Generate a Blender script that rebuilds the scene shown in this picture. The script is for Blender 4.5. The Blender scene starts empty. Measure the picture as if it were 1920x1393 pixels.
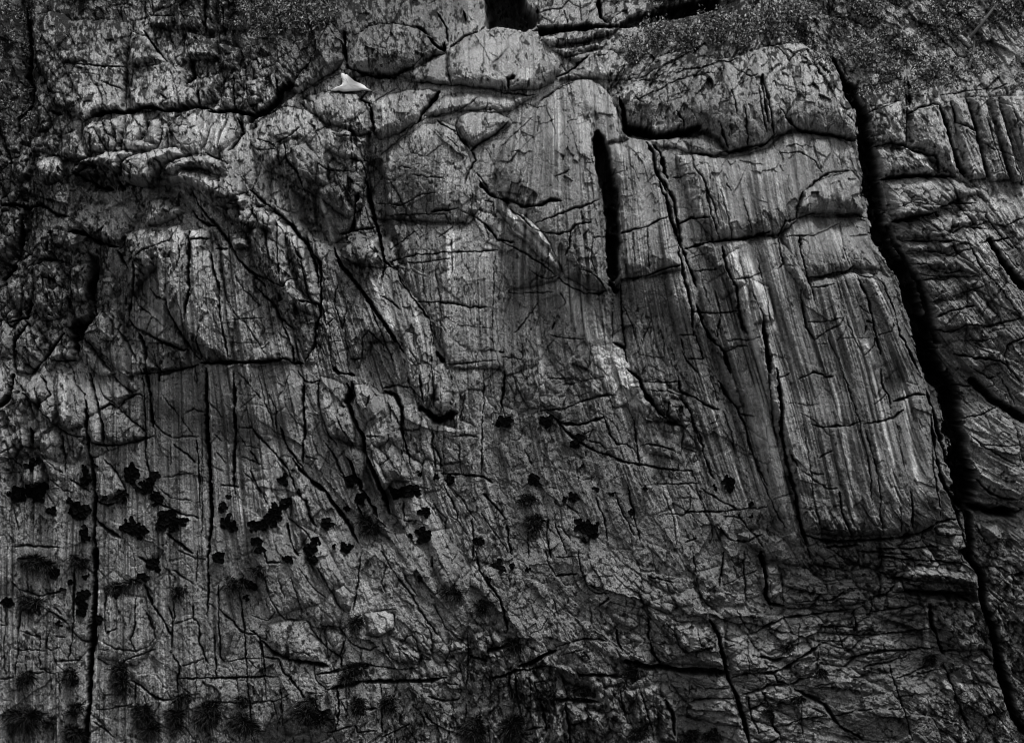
import bpy, math, random
import numpy as np
rad = math.radians
scn = bpy.context.scene
# ------------------------------------------------------------------ camera, sky, sun, exposure
S = 100.0                    # survey pixels per metre; the face is 19.2 m wide
D = 90.0                     # camera distance
cam = bpy.data.objects.new("camera", bpy.data.cameras.new("camera")); scn.collection.objects.link(cam)
cam.location = (0, -D, 6.965); cam.rotation_euler = (rad(90), 0, 0)
cam.data.sensor_width = 36; cam.data.lens = 36 * D / 19.2; cam.data.clip_end = 500; cam.data.clip_start = 1
scn.camera = cam
SUN_EL, SUN_AZ = 64.0, 32.0     # elevation; azimuth right (+) of the viewer's back
w = bpy.data.worlds.new("World"); scn.world = w; w.use_nodes = True
wn = w.node_tree; bg = wn.nodes["Background"]
sky = wn.nodes.new("ShaderNodeTexSky"); sky.sky_type = 'NISHITA'; sky.sun_disc = False
sky.sun_elevation = rad(SUN_EL); sky.sun_rotation = rad(180 - SUN_AZ)
sky.dust_density = 3.0
hs = wn.nodes.new("ShaderNodeHueSaturation"); hs.inputs["Saturation"].default_value = 0.0
wn.links.new(sky.outputs[0], hs.inputs["Color"]); wn.links.new(hs.outputs[0], bg.inputs[0]); bg.inputs[1].default_value = 0.12
sd = bpy.data.lights.new("sun", 'SUN'); sd.energy = 2.1; sd.angle = rad(16); sd.color = (1, 1, 1)
so = bpy.data.objects.new("sun", sd); scn.collection.objects.link(so)
so.rotation_euler = (rad(90 - SUN_EL), 0, rad(SUN_AZ)); so.location = (12, -20, 40)
scn.view_settings.view_transform = 'Standard'; scn.view_settings.look = 'None'
scn.view_settings.exposure = 0.03; scn.view_settings.gamma = 1.0
scn.cycles.pixel_filter_type = 'BLACKMAN_HARRIS'; scn.cycles.filter_width = 1.05

# ---- cracks traced over the face, one string per sixteenth of it ("width x y x y ...; ...")
CR = {}
CR[0] = """8 180,60 200,250 215,400 190,560 240,640 225,760 130,860 120,1000;3 920,160 920,300 910,470 910,640 905,790 885,950 865,1100;
4 490,470 660,480 760,490 900,490;3 920,490 1030,485 1170,470;2 460,540 640,540 760,550;3 740,590 820,630 890,655;
7 600,880 690,830 770,810 890,810 960,790 1080,770 1170,795 1290,790 1420,765 1500,780 1560,800;3 600,880 585,950 610,1010 640,1090;
2 440,820 500,780 560,770;2 560,760 640,700 710,690;2 730,590 770,700 790,780;2 840,650 870,720;4 1170,690 1200,720 1160,770;4 1000,640 960,670 920,690;
5 1040,230 1110,330 1200,440;4 1030,0 1040,100 1040,180;3 1060,110 1250,120;4 1470,0 1480,250;5 1590,40 1610,130 1620,260;5 1680,0 1700,120 1680,250;
3 1260,0 1262,220;3 870,40 870,150;6 1380,420 1400,560 1340,600;4 1540,880 1500,960 1460,1080;4 1640,860 1600,960 1570,1080;6 1720,860 1760,960 1700,1040 1650,1090;
4 1060,850 1050,960 1010,1010;4 1170,880 1160,980 1130,1080;3 1215,880 1200,1040;3 730,860 760,940 800,1020 790,1060;2 900,900 890,1060;3 430,960 450,1100;
3 510,940 505,1080;3 340,1000 320,900;7 520,1240 600,1290 700,1340 800,1360;6 850,1300 900,1360;3 720,1180 640,1220 530,1230;3 720,1190 790,1330;3 860,1270 900,1210 980,1160;
3 1180,1250 1260,1190 1330,1160;3 1130,1160 1180,1190;3 1440,1160 1480,1240 1380,1180;3 1640,1240 1600,1160;4 1480,1100 1640,1180;8 1500,800 1700,800 1830,830 1900,780;
5 1690,560 1700,760;3 1430,560 1400,640;3 1590,600 1600,700;6 350,640 420,690;6 370,800 450,830"""
CR[1] = """9 0,860 60,830 170,740 230,640 290,600;7 180,560 210,740;7 670,240 680,400 700,500 740,520 870,545 970,550 1040,560;3 970,550 1090,520 1180,480 1250,410;
8 1280,270 1340,330 1390,360 1400,300;6 1190,190 1270,250;2 1040,560 1170,590 1400,605 1650,640 1850,660;2 340,690 450,620 640,530;3 300,620 340,540 420,440 520,260 570,170;
5 1340,90 1400,200 1430,300;5 1530,80 1540,160;5 1440,340 1560,260 1640,230;4 1700,0 1690,180 1660,220;2 820,300 850,400 860,520;2 1690,250 1680,400 1670,540;2 1540,380 1560,460;
2 1410,350 1420,560;6 1900,560 1850,580 1860,640;4 870,750 780,720 840,660;3 870,740 980,680 1050,640;7 850,740 870,830 890,960;7 1370,650 1320,720 1250,800 1200,890;
4 1200,890 1100,940 1060,960;3 1200,880 1110,960 1000,1060 940,1120;3 1640,700 1570,760 1500,800 1250,850;5 1490,860 1480,930 1510,1000 1580,1060;5 1860,880 1760,960 1640,1040 1590,1080;
4 1340,860 1380,900 1470,950 1500,990;3 570,900 480,960;4 60,1010 170,1050 300,990 360,930;3 170,1060 260,1040;2 1260,1130 1330,1080 1400,1030;2 1130,1040 1150,1100 1260,1130;
3 1420,990 1500,1060;3 480,1180 560,1230 750,1245;4 600,960 650,1000 720,990;4 730,980 740,1090;5 830,1080 820,1160 720,1150;5 800,1150 830,1250 810,1380;
5 250,1050 260,1150 340,1240 390,1380;2 150,1180 140,1380;2 380,1080 500,1200;3 0,1030 60,1090 180,1090;4 1600,1080 1620,1150 1560,1250 1540,1330;4 1620,1240 1700,1350;
2 840,1150 960,1150;3 1060,1200 1160,1220;3 1170,1260 1300,1280 1400,1300"""
CR[2] = """6 260,60 270,170;3 270,80 380,70 440,60 490,0;3 450,80 480,170;3 560,0 580,150;8 700,0 720,120 760,160;2 880,60 890,170;6 220,225 400,205 600,190 850,185 950,150;
6 1100,60 1250,40 1350,20;3 270,300 380,260 500,240 700,210;3 370,330 550,315 700,300;5 400,560 480,520 560,460 640,400;4 230,790 290,720 400,650 520,600;2 370,750 440,710;
2 50,1100 130,1090 200,1020 330,920;3 260,840 260,960;3 0,1050 100,960 220,850;4 0,660 200,690 230,680;8 850,700 880,800 900,920;9 900,935 1000,940 1100,970 1200,980 1300,960 1420,930;
3 990,580 1100,590 1200,520 1260,450;4 1250,520 1400,510 1500,490 1560,450 1640,450 1750,390;3 1000,720 1100,680 1240,610 1370,560 1560,540;2 1200,730 1290,690 1380,670;
3 1640,450 1700,520 1780,570 1830,560;3 1180,640 1190,770;4 960,700 1020,760;4 1250,820 1300,880 1310,940;5 1860,570 1880,700 1900,830 1920,900;3 1700,640 1770,580;
4 1640,660 1680,760 1690,860;4 1740,800 1760,950 1770,1050;5 1570,900 1600,980 1640,1070;2 1830,780 1870,730;2 1600,740 1650,710;14 690,960 715,1100 745,1250 765,1382;
7 1040,1020 1100,1100 1110,1200 1170,1320 1200,1382;7 1090,1040 1150,1100 1200,1280;4 1370,1110 1390,1200 1440,1280 1490,1382;3 1640,1090 1540,1120 1380,1110;
6 1640,1100 1780,1060 1920,1030;2 800,1260 900,1240;3 1240,1280 1400,1250;2 1270,1210 1290,1320;2 1270,1200 1370,1180;2 520,920 600,890 630,870;2 560,1180 660,1180;
3 380,1290 490,1240;2 640,870 640,1000;2 1480,860 1510,970;2 910,1100 930,1200 990,1320;2 1290,960 1290,1050;2 1530,960 1500,1010 1570,1030"""
CR[3] = """16 690,640 740,740 768,850 785,1000 805,1150 830,1382;8 540,420 620,560 680,640;5 20,560 60,700 90,850 110,980;4 0,640 20,800 60,960;4 1080,760 1060,640 1060,560;
4 1080,780 1070,1060;4 820,800 900,780 1020,730;4 1080,830 1180,770 1310,750;8 1320,760 1370,900 1400,1050 1450,1200 1500,1280;5 1400,740 1430,880 1560,950;
5 1510,700 1560,880 1600,1050 1660,1280;3 1640,860 1700,1050 1780,1300;6 1730,730 1780,880 1830,1100 1900,1330;3 1830,800 1900,1050;3 1440,920 1500,900 1560,950;
3 1600,1020 1700,1090 1760,1100 1900,1170;5 830,1060 960,1040 1080,1060 1110,1090;5 1110,1080 1280,1130 1320,1250;6 870,1290 1050,1270 1250,1270 1430,1280;3 640,830 720,900 700,1030;
3 160,1110 310,1110 400,1170 440,1240 460,1260;3 470,1270 560,1240 660,1240;4 340,1380 440,1290 500,1260;5 410,960 560,980 700,1020;5 160,800 200,860 300,940 400,960;
2 430,810 500,800 480,850;2 180,640 260,660 340,690 410,670;2 350,630 480,620;2 500,930 560,900 650,910;2 600,830 610,960;5 0,1050 60,1040 130,960;2 410,1070 430,1180;
2 580,1120 600,1230;2 660,1150 720,1300;2 260,1250 290,1370;2 210,1270 215,1340;3 820,620 900,600 1040,560;3 1320,690 1500,660 1640,650 1920,620;3 1680,670 1800,600;6 1090,600 1100,750"""
CR[4] = """7 150,240 130,420 120,540 80,640 0,720;6 0,180 120,170 200,200 290,170 400,240 500,260;4 340,420 320,520;7 500,360 600,370 720,440 850,470;6 850,500 880,580 920,620;
5 960,580 970,660 960,780 940,900 920,980;3 960,560 1040,500 1150,460 1230,430 1280,360 1340,200;3 940,370 900,440 860,480;6 1380,60 1450,180 1540,300 1640,430 1720,560 1830,680 1920,760;
6 1400,200 1440,280 1540,330;5 1380,420 1520,420;4 1560,490 1650,490;6 1370,360 1380,500 1370,640 1380,780 1350,900 1340,1000;4 1300,400 1310,520 1290,620;
5 1520,500 1540,640 1580,760 1600,960 1620,1100 1650,1300;4 960,800 1000,900 1080,960;6 920,990 980,1070 1080,1110 1160,1160 1280,1200 1360,1220;
4 1080,760 1120,830 1200,860 1220,960 1290,1080 1360,1180 1440,1290;4 1450,1050 1430,1150 1450,1280;7 1440,1310 1600,1310 1750,1310 1920,1295;5 1000,1382 1140,1375 1290,1360 1420,1320;
6 1000,1110 1040,1200 1060,1382;4 860,1070 940,1200 1000,1300;5 560,1080 640,1170 720,1270 800,1370;7 660,860 690,960 600,1040 500,1060 540,1170 560,1260;7 700,580 640,760 660,860;
5 510,700 520,820;6 200,1030 100,1160 90,1280 120,1382;6 450,1100 380,1200 280,1330 220,1380;7 220,860 200,980 40,1020;5 540,1290 360,1290;4 180,640 260,570 400,560 500,600;
4 1630,0 1640,160 1710,170;4 1830,100 1820,240 1760,360 1740,440;3 1640,170 1700,120 1790,70;3 1650,860 1700,960 1780,1040 1850,1150 1920,1250;3 1620,1000 1760,990 1900,990;
3 1700,680 1760,780 1880,900;2 1660,1160 1900,1170;3 1180,1180 1180,1290;3 1100,1180 1120,1290 1150,1370"""
CR[5] = """6 0,60 110,160 180,220 290,310 350,400 410,460 460,600 490,750;4 110,230 120,400 150,560;4 190,260 200,420 210,620 230,740;3 290,400 310,600;5 0,660 100,700 240,760 280,720 360,700;
4 330,480 380,600 400,720 430,860;6 360,860 430,880 490,880 500,960 460,1060 460,1180 390,1290;6 0,1310 130,1300 240,1280 300,1310 380,1310;6 300,1190 300,1310;3 290,1240 440,1220;
5 170,870 200,980 300,1060;5 40,760 160,880 250,1080 290,1180;6 400,440 500,600 510,800 500,980;8 600,480 650,600 750,720 820,820 900,940 1000,1080 1100,1230;
7 780,80 760,160 740,340 700,380;5 640,380 900,330;8 830,0 860,150 900,320 930,450 960,580 1010,620;4 960,600 1050,570 1200,530 1400,510 1600,510 1780,490;3 1050,600 1250,580 1440,550;
5 960,600 940,720;5 930,830 1020,880 1080,920;5 1040,620 1070,720 1180,860 1290,1000 1320,1180;3 660,540 800,620 960,630;4 1170,870 1420,880 1580,910 1700,910;
3 1240,600 1250,820 1290,900;3 1330,630 1370,880 1370,1200;3 1440,420 1450,680;2 1560,760 1590,1040;3 1760,540 1750,760 1740,1000 1740,1220;2 1290,640 1300,860;2 1690,1000 1700,1060;
5 1300,230 1400,210 1500,200;3 900,150 1100,170 1250,100 1350,90;3 1000,250 1200,240 1400,240 1450,330 1330,420;3 1000,500 1200,350;6 1640,0 1720,100 1860,160;
3 1500,210 1620,260 1680,300 1720,410;6 1690,300 1780,420 1900,440;3 1780,220 1880,340;3 1660,140 1740,160 1750,260;3 1420,1320 1600,1300 1780,1280;7 1340,1230 1400,1300;
7 1780,1222 1820,1222;3 1640,1230 1600,1370;3 1140,1210 1230,1330;2 1060,1180 1120,1250;3 560,1030 560,1150 580,1290 600,1382;3 680,1060 700,1250 710,1382;2 580,1160 700,1150;
3 420,1240 480,1170 540,1260;4 630,740 600,860 640,1000 660,1060 700,870;4 510,860 540,1040 600,980;4 810,1130 850,1070 880,1100 960,1180;4 810,1120 800,1280 720,1290;
3 1300,980 1300,1380;2 1160,860 1130,1000;4 870,930 960,1140 1030,1300;2 1380,960 1500,1040 1780,1060"""
CR[6] = """14 765,0 792,200 800,400 805,600 800,700;6 1140,0 1200,140 1230,300 1270,480 1300,620 1340,800 1370,950 1380,1100;6 1180,0 1250,140 1280,300 1300,480 1360,640 1400,760;
8 1240,300 1290,480;4 1460,0 1500,200 1540,340 1570,430;4 1460,20 1540,200 1560,330;3 1570,60 1620,240 1660,420;3 1620,20 1650,80;3 1730,120 1780,300 1800,400;
6 1320,490 1500,440 1650,430 1780,410 1920,370;5 1270,320 1370,270 1500,260;4 850,380 950,355 1050,330 1130,290 1200,265;5 870,700 1000,690 1100,660 1230,620 1290,610;
6 0,130 80,150 160,185 280,180 350,150 430,150;4 250,310 350,270 480,220 600,180 700,140;4 250,360 400,380 500,370 530,320 640,300;3 650,410 760,400;4 500,350 490,480 460,540;
5 60,200 160,270 230,350;4 0,430 60,460 160,510 280,590 400,690;3 200,640 330,710 400,680;5 410,700 500,770 600,810 700,810 750,780;3 750,780 640,660 560,640;
4 650,420 650,560 680,670;3 50,810 200,800 380,800;8 780,720 820,790 850,780;3 440,900 460,870 420,790;3 90,1100 200,960 260,880;5 380,1010 360,1060;4 860,740 860,880 880,1050 900,1200;
3 800,850 800,1150;3 870,880 950,1040 980,1180;6 810,1160 890,1200 910,1300;3 1050,340 1050,500 1060,660;3 950,380 940,500 960,600;3 1000,1190 1060,1050 1080,1000;
3 980,1250 1100,1270 1180,1270;3 1160,1120 1180,1250;4 1380,1110 1280,1110;4 1400,1110 1450,1280 1340,1280;4 1290,1130 1330,1290 1420,1382;7 1400,900 1500,1130 1600,1220 1650,1382;
4 1530,780 1580,960 1560,1130;6 1590,480 1620,640 1680,760 1710,900 1740,1040 1780,1110;3 1380,650 1560,625;4 1380,940 1600,950 1700,930;3 1640,700 1800,690 1870,660;
3 1620,1230 1700,1190 1780,1190;6 1880,1030 1900,1200 1920,1382;3 1790,800 1860,940 1880,1030;3 1620,1150 1800,1140 1860,1110;3 350,1110 600,1140;2 230,880 200,1100;
3 0,1260 150,1280 150,1160;2 620,1000 640,1100;2 1340,560 1480,520;3 1460,760 1500,900"""
CR[7] = """17 815,0 850,200 890,330;17 890,330 960,500 1060,650 1130,850 1170,1000;19 1170,1000 1220,1150 1260,1382;9 960,330 1010,450 1080,560 1180,720 1240,900 1270,1050 1310,1150;
3 0,400 60,390 160,410;4 160,400 170,340 200,290 300,270 400,240;4 150,400 160,500 180,590 140,640;6 280,270 290,200 320,90;4 570,240 690,235 780,260;3 190,400 400,395 520,340 580,300;
5 300,400 310,500 340,620 380,760 400,850;3 590,300 600,420 650,600;3 660,400 800,380;5 370,690 470,680 540,660 640,650 690,600;4 680,650 760,690 830,700 840,660;3 370,760 470,760 540,740;
2 0,150 60,170 100,300;2 200,0 240,120;2 180,610 290,610;5 700,680 760,800 800,900 830,1020 860,1130 880,1250;4 850,1130 840,1180 760,1260;3 860,1110 960,1080 970,1020;
4 780,1010 820,1030;3 720,900 800,960;3 780,1050 760,1110;3 350,1015 520,1015 590,990;3 400,1150 500,1080 590,1040 610,980;2 400,1180 500,1180;4 300,780 320,940 340,1060 400,1150;
3 500,1130 560,1250 620,1382;3 0,560 30,700 60,860 80,1000;8 30,1010 60,1200 90,1382;2 570,1160 610,1110 640,1040;2 600,1140 800,1130;3 630,980 680,1120 740,1230;2 560,700 600,900 650,1050;
2 190,830 240,900;4 880,700 940,840 1000,1000 1030,1120;5 1030,1100 1090,1220 1160,1382;6 980,290 1100,270 1270,235;5 1050,430 1200,425 1400,430;4 1390,330 1500,330 1580,300;
4 1280,210 1400,160 1560,160;5 1280,220 1300,260;3 1000,200 1100,160 1290,180;4 1400,380 1480,320 1640,340;5 1600,440 1750,420 1840,400;3 1400,450 1430,500 1560,490;
3 1090,500 1250,500 1380,525 1560,480;4 1100,590 1220,590 1290,640 1380,660 1480,640;3 1130,650 1250,680 1380,690 1600,680;4 1200,710 1400,700;2 1410,700 1420,800;
3 1240,870 1380,830 1450,810 1580,770 1640,750;3 1400,860 1410,820;4 1290,970 1400,930 1560,890;4 1280,1060 1400,1080 1500,1030 1650,1040 1800,1010 1920,980;
4 1500,400 1600,600 1700,720 1920,1000;3 1600,780 1740,980;10 1680,420 1760,560 1850,680 1920,760;4 1640,240 1750,380 1850,480;3 1700,480 1800,640 1920,840;3 1790,320 1880,280 1920,260;
3 1860,470 1920,500;4 1500,1140 1600,1150 1700,1130;5 1420,1240 1560,1270 1720,1290 1800,1320;4 1810,1160 1780,1260 1830,1382;3 1520,1160 1640,1220 1700,1240;4 1800,1180 1920,1120"""
CR[8] = """9 90,60 60,200 0,270;5 150,180 210,230 270,280 340,220 370,190 320,90 290,60;4 270,290 340,350 430,450 520,490 620,500;7 600,190 620,300 630,450 640,600 660,720 680,900 680,1100 690,1382;
4 520,30 540,120 600,190;6 640,40 680,200 700,300 750,430 750,530;5 690,320 790,260 850,290 900,230 1000,180 1030,200;4 700,100 740,200 850,280 950,380 1040,460;4 820,60 880,120 960,190;
5 640,500 700,550 760,560 870,550 960,530 1040,510 1100,490;4 750,540 790,600;7 1040,0 1080,160 1090,300 1100,420;4 1020,0 1040,200 1045,500 1050,680 1080,800 1080,950;5 1140,90 1150,10;
5 1140,50 1300,10 1400,-10;2 1150,90 1280,60;8 1480,0 1480,180 1490,400 1500,600 1510,800 1520,1050 1500,1382;5 1420,520 1430,760 1430,1000;6 1680,20 1680,300 1690,450 1680,700 1690,900;
3 1400,0 1410,120;3 1110,400 1160,450 1240,500 1340,490 1440,490;3 1160,180 1220,260 1320,370 1380,470;3 1330,330 1390,290 1470,320;4 1250,550 1340,620 1400,680;3 1180,780 1280,770 1390,750;
3 1150,860 1230,940 1380,960;5 1090,940 1200,1000 1300,1050 1420,1080;4 640,650 720,640;5 700,960 760,990 860,970;5 760,660 830,750 900,870;6 690,1090 760,1150 860,1220;
5 440,490 450,600 470,760;3 520,500 530,650;6 230,430 230,560;3 0,620 100,570 180,520;3 0,680 80,650 170,720;2 0,760 180,740;3 290,620 380,700 450,760;3 320,480 400,440;3 20,440 90,420;
3 330,780 400,830 450,880 520,900;4 500,800 580,850 650,900;3 1500,240 1560,310 1600,360;3 1540,480 1600,520;3 1560,600 1620,680;3 1700,420 1830,440 1920,540;2 1710,200 1840,200 1720,290;
3 1710,40 1800,140 1870,220;3 1700,440 1760,560 1870,580;3 1740,640 1880,700;3 1750,740 1830,830 1920,930;4 80,1280 250,1280 440,1295;3 90,1010 130,1150;5 1200,1190 1300,1280 1380,1340;
3 1450,580 1450,1200;3 340,900 400,1000;3 1230,560 1220,700;5 1590,840 1720,850"""
CR[9] = """4 340,20 380,90 440,110 490,90;6 380,100 380,260 390,400 380,700;7 600,0 640,40 740,50;4 490,90 490,260 520,370 560,470 620,560;
8 690,110 720,200 690,240 730,330 780,450 820,500 830,600 870,710 920,820 960,930 1000,1050;4 950,140 1060,130 1160,140 1250,240;9 1230,290 1350,370 1450,330;4 740,180 800,300;
4 860,190 840,280;3 980,180 1010,300 1010,420;6 960,160 1050,200 1090,330 1090,450 1130,580 1150,700;5 220,420 260,560 330,660 400,760;7 300,660 380,760 460,830 540,880 600,980 700,1110 780,1260;
4 620,340 660,440 740,560;4 540,540 620,660 660,760 700,860;7 700,640 740,740 800,860 870,980 920,1070;5 760,960 820,1100;5 0,420 80,520 180,620 270,740 330,880;4 0,600 60,700;
4 0,740 60,880 130,980;5 330,900 400,960 420,1060 480,1150;4 270,1080 400,1170 450,1260;5 260,1120 290,1240 340,1350;3 130,200 180,300 190,440;3 50,50 100,250 160,380;3 270,50 240,150 190,220;
3 400,640 480,660;3 630,270 740,290;3 840,480 940,490;3 930,700 1000,640;5 1220,40 1240,250;4 1310,0 1320,280;4 1300,420 1310,560 1330,740;4 1300,540 1360,640 1370,760;
5 1370,760 1500,770 1680,780 1740,830;4 1380,830 1440,940 1500,1090;3 1440,860 1530,960 1620,1100;4 1660,760 1660,520 1670,200 1680,0;3 1500,560 1510,760;4 1820,20 1810,250 1830,340;
5 1680,900 1740,970 1840,1090;4 1590,1080 1610,1230 1600,1382;3 1660,1040 1760,1180 1880,1360;4 1100,960 1110,1100 1170,1110;3 1310,980 1410,1080 1400,1200;3 1200,860 1290,870;
3 1440,1070 1500,1100 1560,1200;3 1000,1040 1090,1090;3 1040,1200 1080,1280;3 1420,490 1540,480 1640,500;3 1540,180 1500,420"""
CR[10] = """3 330,70 440,80 600,90 750,60;3 440,125 600,100;4 280,310 440,300 560,250 700,200 830,190;3 0,120 20,40;5 10,120 0,270;5 330,320 420,400 560,410 700,370 740,350;4 0,370 50,360;
5 400,400 500,490 600,560 650,590 770,630 880,680 1000,700 1150,720 1280,740;4 730,340 780,480 830,550 860,550;3 840,550 910,550 980,620 990,690;5 960,400 970,560 1000,690;3 990,340 980,420;
4 1000,560 1080,550 1180,570 1280,610;3 620,520 700,540 760,590;3 660,440 620,520;3 570,490 640,460;7 900,0 1000,80 1040,190 1120,300 1180,370;6 1180,380 1280,410 1310,420;
4 1040,100 1160,110 1290,100;3 1060,160 1200,170 1290,200;6 1270,60 1300,180 1400,220 1480,280 1560,300;5 1300,230 1350,300 1380,400 1440,500 1460,620 1500,720 1530,790;
3 1210,270 1300,290 1310,350;3 1310,340 1370,400 1310,430 1300,560 1290,640;3 1310,560 1400,600 1420,660 1380,680;3 1280,640 1280,740 1380,740;
5 1560,100 1620,200 1700,300 1760,420 1800,580 1860,720 1920,840;3 1480,0 1560,250;3 1600,320 1660,480 1700,640;4 1340,260 1380,420 1450,560;4 1720,330 1820,345;3 1550,340 1550,390 1500,400;
3 1120,830 1300,840 1440,820;3 1380,740 1410,860 1450,980 1500,1100 1530,1250;3 180,610 220,700;4 1320,1040 1450,1030 1680,1020 1920,1000;3 1180,1050 1300,1060 1360,1010 1360,930;
2 1260,940 1350,930;4 910,840 940,980 970,1100 1000,1250;4 680,930 740,1080 770,1250;4 830,920 890,1060 960,1200;3 460,980 550,1050;5 340,1090 330,1220 360,1370;4 390,1110 430,1240 470,1340;
3 400,1360 540,1360;3 410,1130 500,1240;5 40,1130 50,1250 80,1350;2 50,1220 280,1250;4 190,1130 200,1370;3 1170,900 1230,1080 1260,1280;3 1320,1260 1400,1220;4 1440,860 1560,940 1700,1010;
4 1700,1050 1800,1180 1880,1290;3 1600,1060 1740,1080;4 1560,1120 1640,1230 1740,1250 1870,1200;2 400,870 340,860;2 560,820 700,770;3 600,600 600,640"""
CR[11] = """20 1275,0 1360,150 1405,350 1460,550 1480,750 1500,950;10 1500,950 1530,1100 1540,1382;7 1200,150 1270,330 1340,560 1390,720;7 1250,400 1290,650 1350,850 1420,950 1480,1150;
7 130,0 150,150 170,300 180,480 200,600;7 200,590 240,750 280,900 300,1050 330,1200 380,1370;4 70,0 90,150 120,360 160,560;5 240,620 290,700;4 0,700 60,850 120,1000 200,1160;
3 100,950 280,900;4 140,70 230,30;4 290,80 340,60 400,30 480,70 540,60;4 380,400 460,430 560,420 640,420 750,380;4 750,405 850,395 960,360 1040,300;5 970,240 1060,210 1110,185 1190,195;
3 820,260 890,220 930,180;4 590,0 640,120 680,250 720,380 740,500 790,640 800,780 810,980;4 870,0 880,100 930,200 950,300;4 760,430 820,620 850,760 870,900 870,1050 900,1200;
3 1000,420 1030,620 1060,750;5 1090,880 1100,1000 1100,1150;5 580,880 590,1000 640,1130 680,1230;3 320,380 350,560 370,700 390,900 420,1050 460,1160;3 330,740 400,800 500,860 570,860;
3 380,750 470,760;2 300,320 390,370 460,440 550,520;2 210,250 330,270 450,260;3 430,640 530,590;2 370,500 350,460;2 740,120 770,200;3 1010,1000 1020,1180;2 740,1000 760,1150;2 840,690 900,660;
6 340,1210 500,1250 680,1250 880,1240 1040,1220 1180,1190 1300,1110 1440,1080;4 1240,1140 1160,1240 1000,1280;4 450,1160 580,1170;4 1240,300 1250,500 1260,700 1300,950 1320,1090;
11 1560,1000 1700,1040 1850,1040;4 1870,1050 1920,1010;10 1550,90 1700,220 1850,320 1920,370;4 1550,0 1680,80 1720,60;5 1400,120 1560,130;4 1470,360 1600,340 1720,280;3 1600,550 1750,560 1920,560;
4 1530,480 1620,560 1780,660 1900,710;5 1560,780 1650,880 1760,940 1900,950;3 1850,400 1890,560 1900,700;3 1730,50 1800,140 1860,260;4 1820,0 1900,100;4 1580,1110 1640,1250 1700,1300;
5 1540,1380 1480,1180;4 1490,1200 1300,1200 1280,1160;5 500,1290 700,1280;4 720,1320 900,1330 1100,1340;5 860,1300 1100,1300 1300,1280"""
CR[12] = """9 690,0 690,200 670,400 660,640 640,850 640,1100 620,1250 600,1400;4 540,130 530,300 520,600 490,800;3 520,570 590,640 650,650;4 300,400 400,460 480,530;3 390,400 440,460;3 40,380 30,600 30,850;
4 150,300 130,560 120,800 110,900;3 200,150 200,300;4 80,220 140,280 280,320 400,300 440,290;3 0,920 100,905;3 150,580 220,610 290,620;3 290,620 290,850 400,890;3 0,540 60,530;
3 350,560 330,700 380,720 400,800;3 100,710 330,720;3 390,620 470,620;3 390,710 440,700;3 410,800 490,790 600,790;3 420,870 430,1050;3 180,740 190,860;3 200,880 320,880;
4 760,260 760,570;4 760,580 840,550;4 970,330 970,520 940,640 980,720;3 730,640 820,700 980,720 1080,680 1120,620 1090,480 1030,400;4 810,840 920,780 1070,720 1120,700;
5 1030,230 1100,380 1180,500 1230,600;4 1060,440 1100,560;4 690,770 780,820;3 700,700 790,710;4 1220,400 1250,500 1240,640 1230,730;4 1250,360 1260,500;
4 1390,400 1390,480 1440,550 1430,650 1480,760 1500,800;3 1260,520 1390,490;2 1320,600 1360,700 1390,780;4 1240,730 1290,830 1280,930 1290,1050;3 1290,830 1400,800 1470,770;
5 1290,910 1440,910 1600,915 1760,910 1920,905;5 940,930 1030,990 1120,1060 1220,1080 1300,1060;3 1300,960 1370,1020;3 680,1140 800,1130 960,1100;4 970,950 970,1100;4 670,1220 740,1270 820,1340;
3 1420,0 1415,230;5 1500,0 1500,300 1490,480;4 1570,230 1580,400 1580,600 1590,760 1620,810;3 1620,800 1760,770 1900,775;4 1720,260 1740,420 1760,600 1770,760 1790,1000 1800,1100 1830,1382;
4 1580,420 1660,490 1740,590 1840,600 1920,650;4 1240,140 1320,200 1400,240;3 1280,0 1400,60 1480,60;3 1490,370 1560,420;4 1000,40 1080,90;3 1180,120 1250,190 1250,300;
3 1400,800 1420,900 1410,1060;3 1480,1080 1640,1090 1920,1090;3 1890,650 1880,780 1900,900 1920,960;4 1540,600 1550,760 1560,900;3 1700,880 1720,1060;3 1790,780 1850,840;
3 1840,1290 1920,1300;3 1330,1270 1400,1360"""
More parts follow.
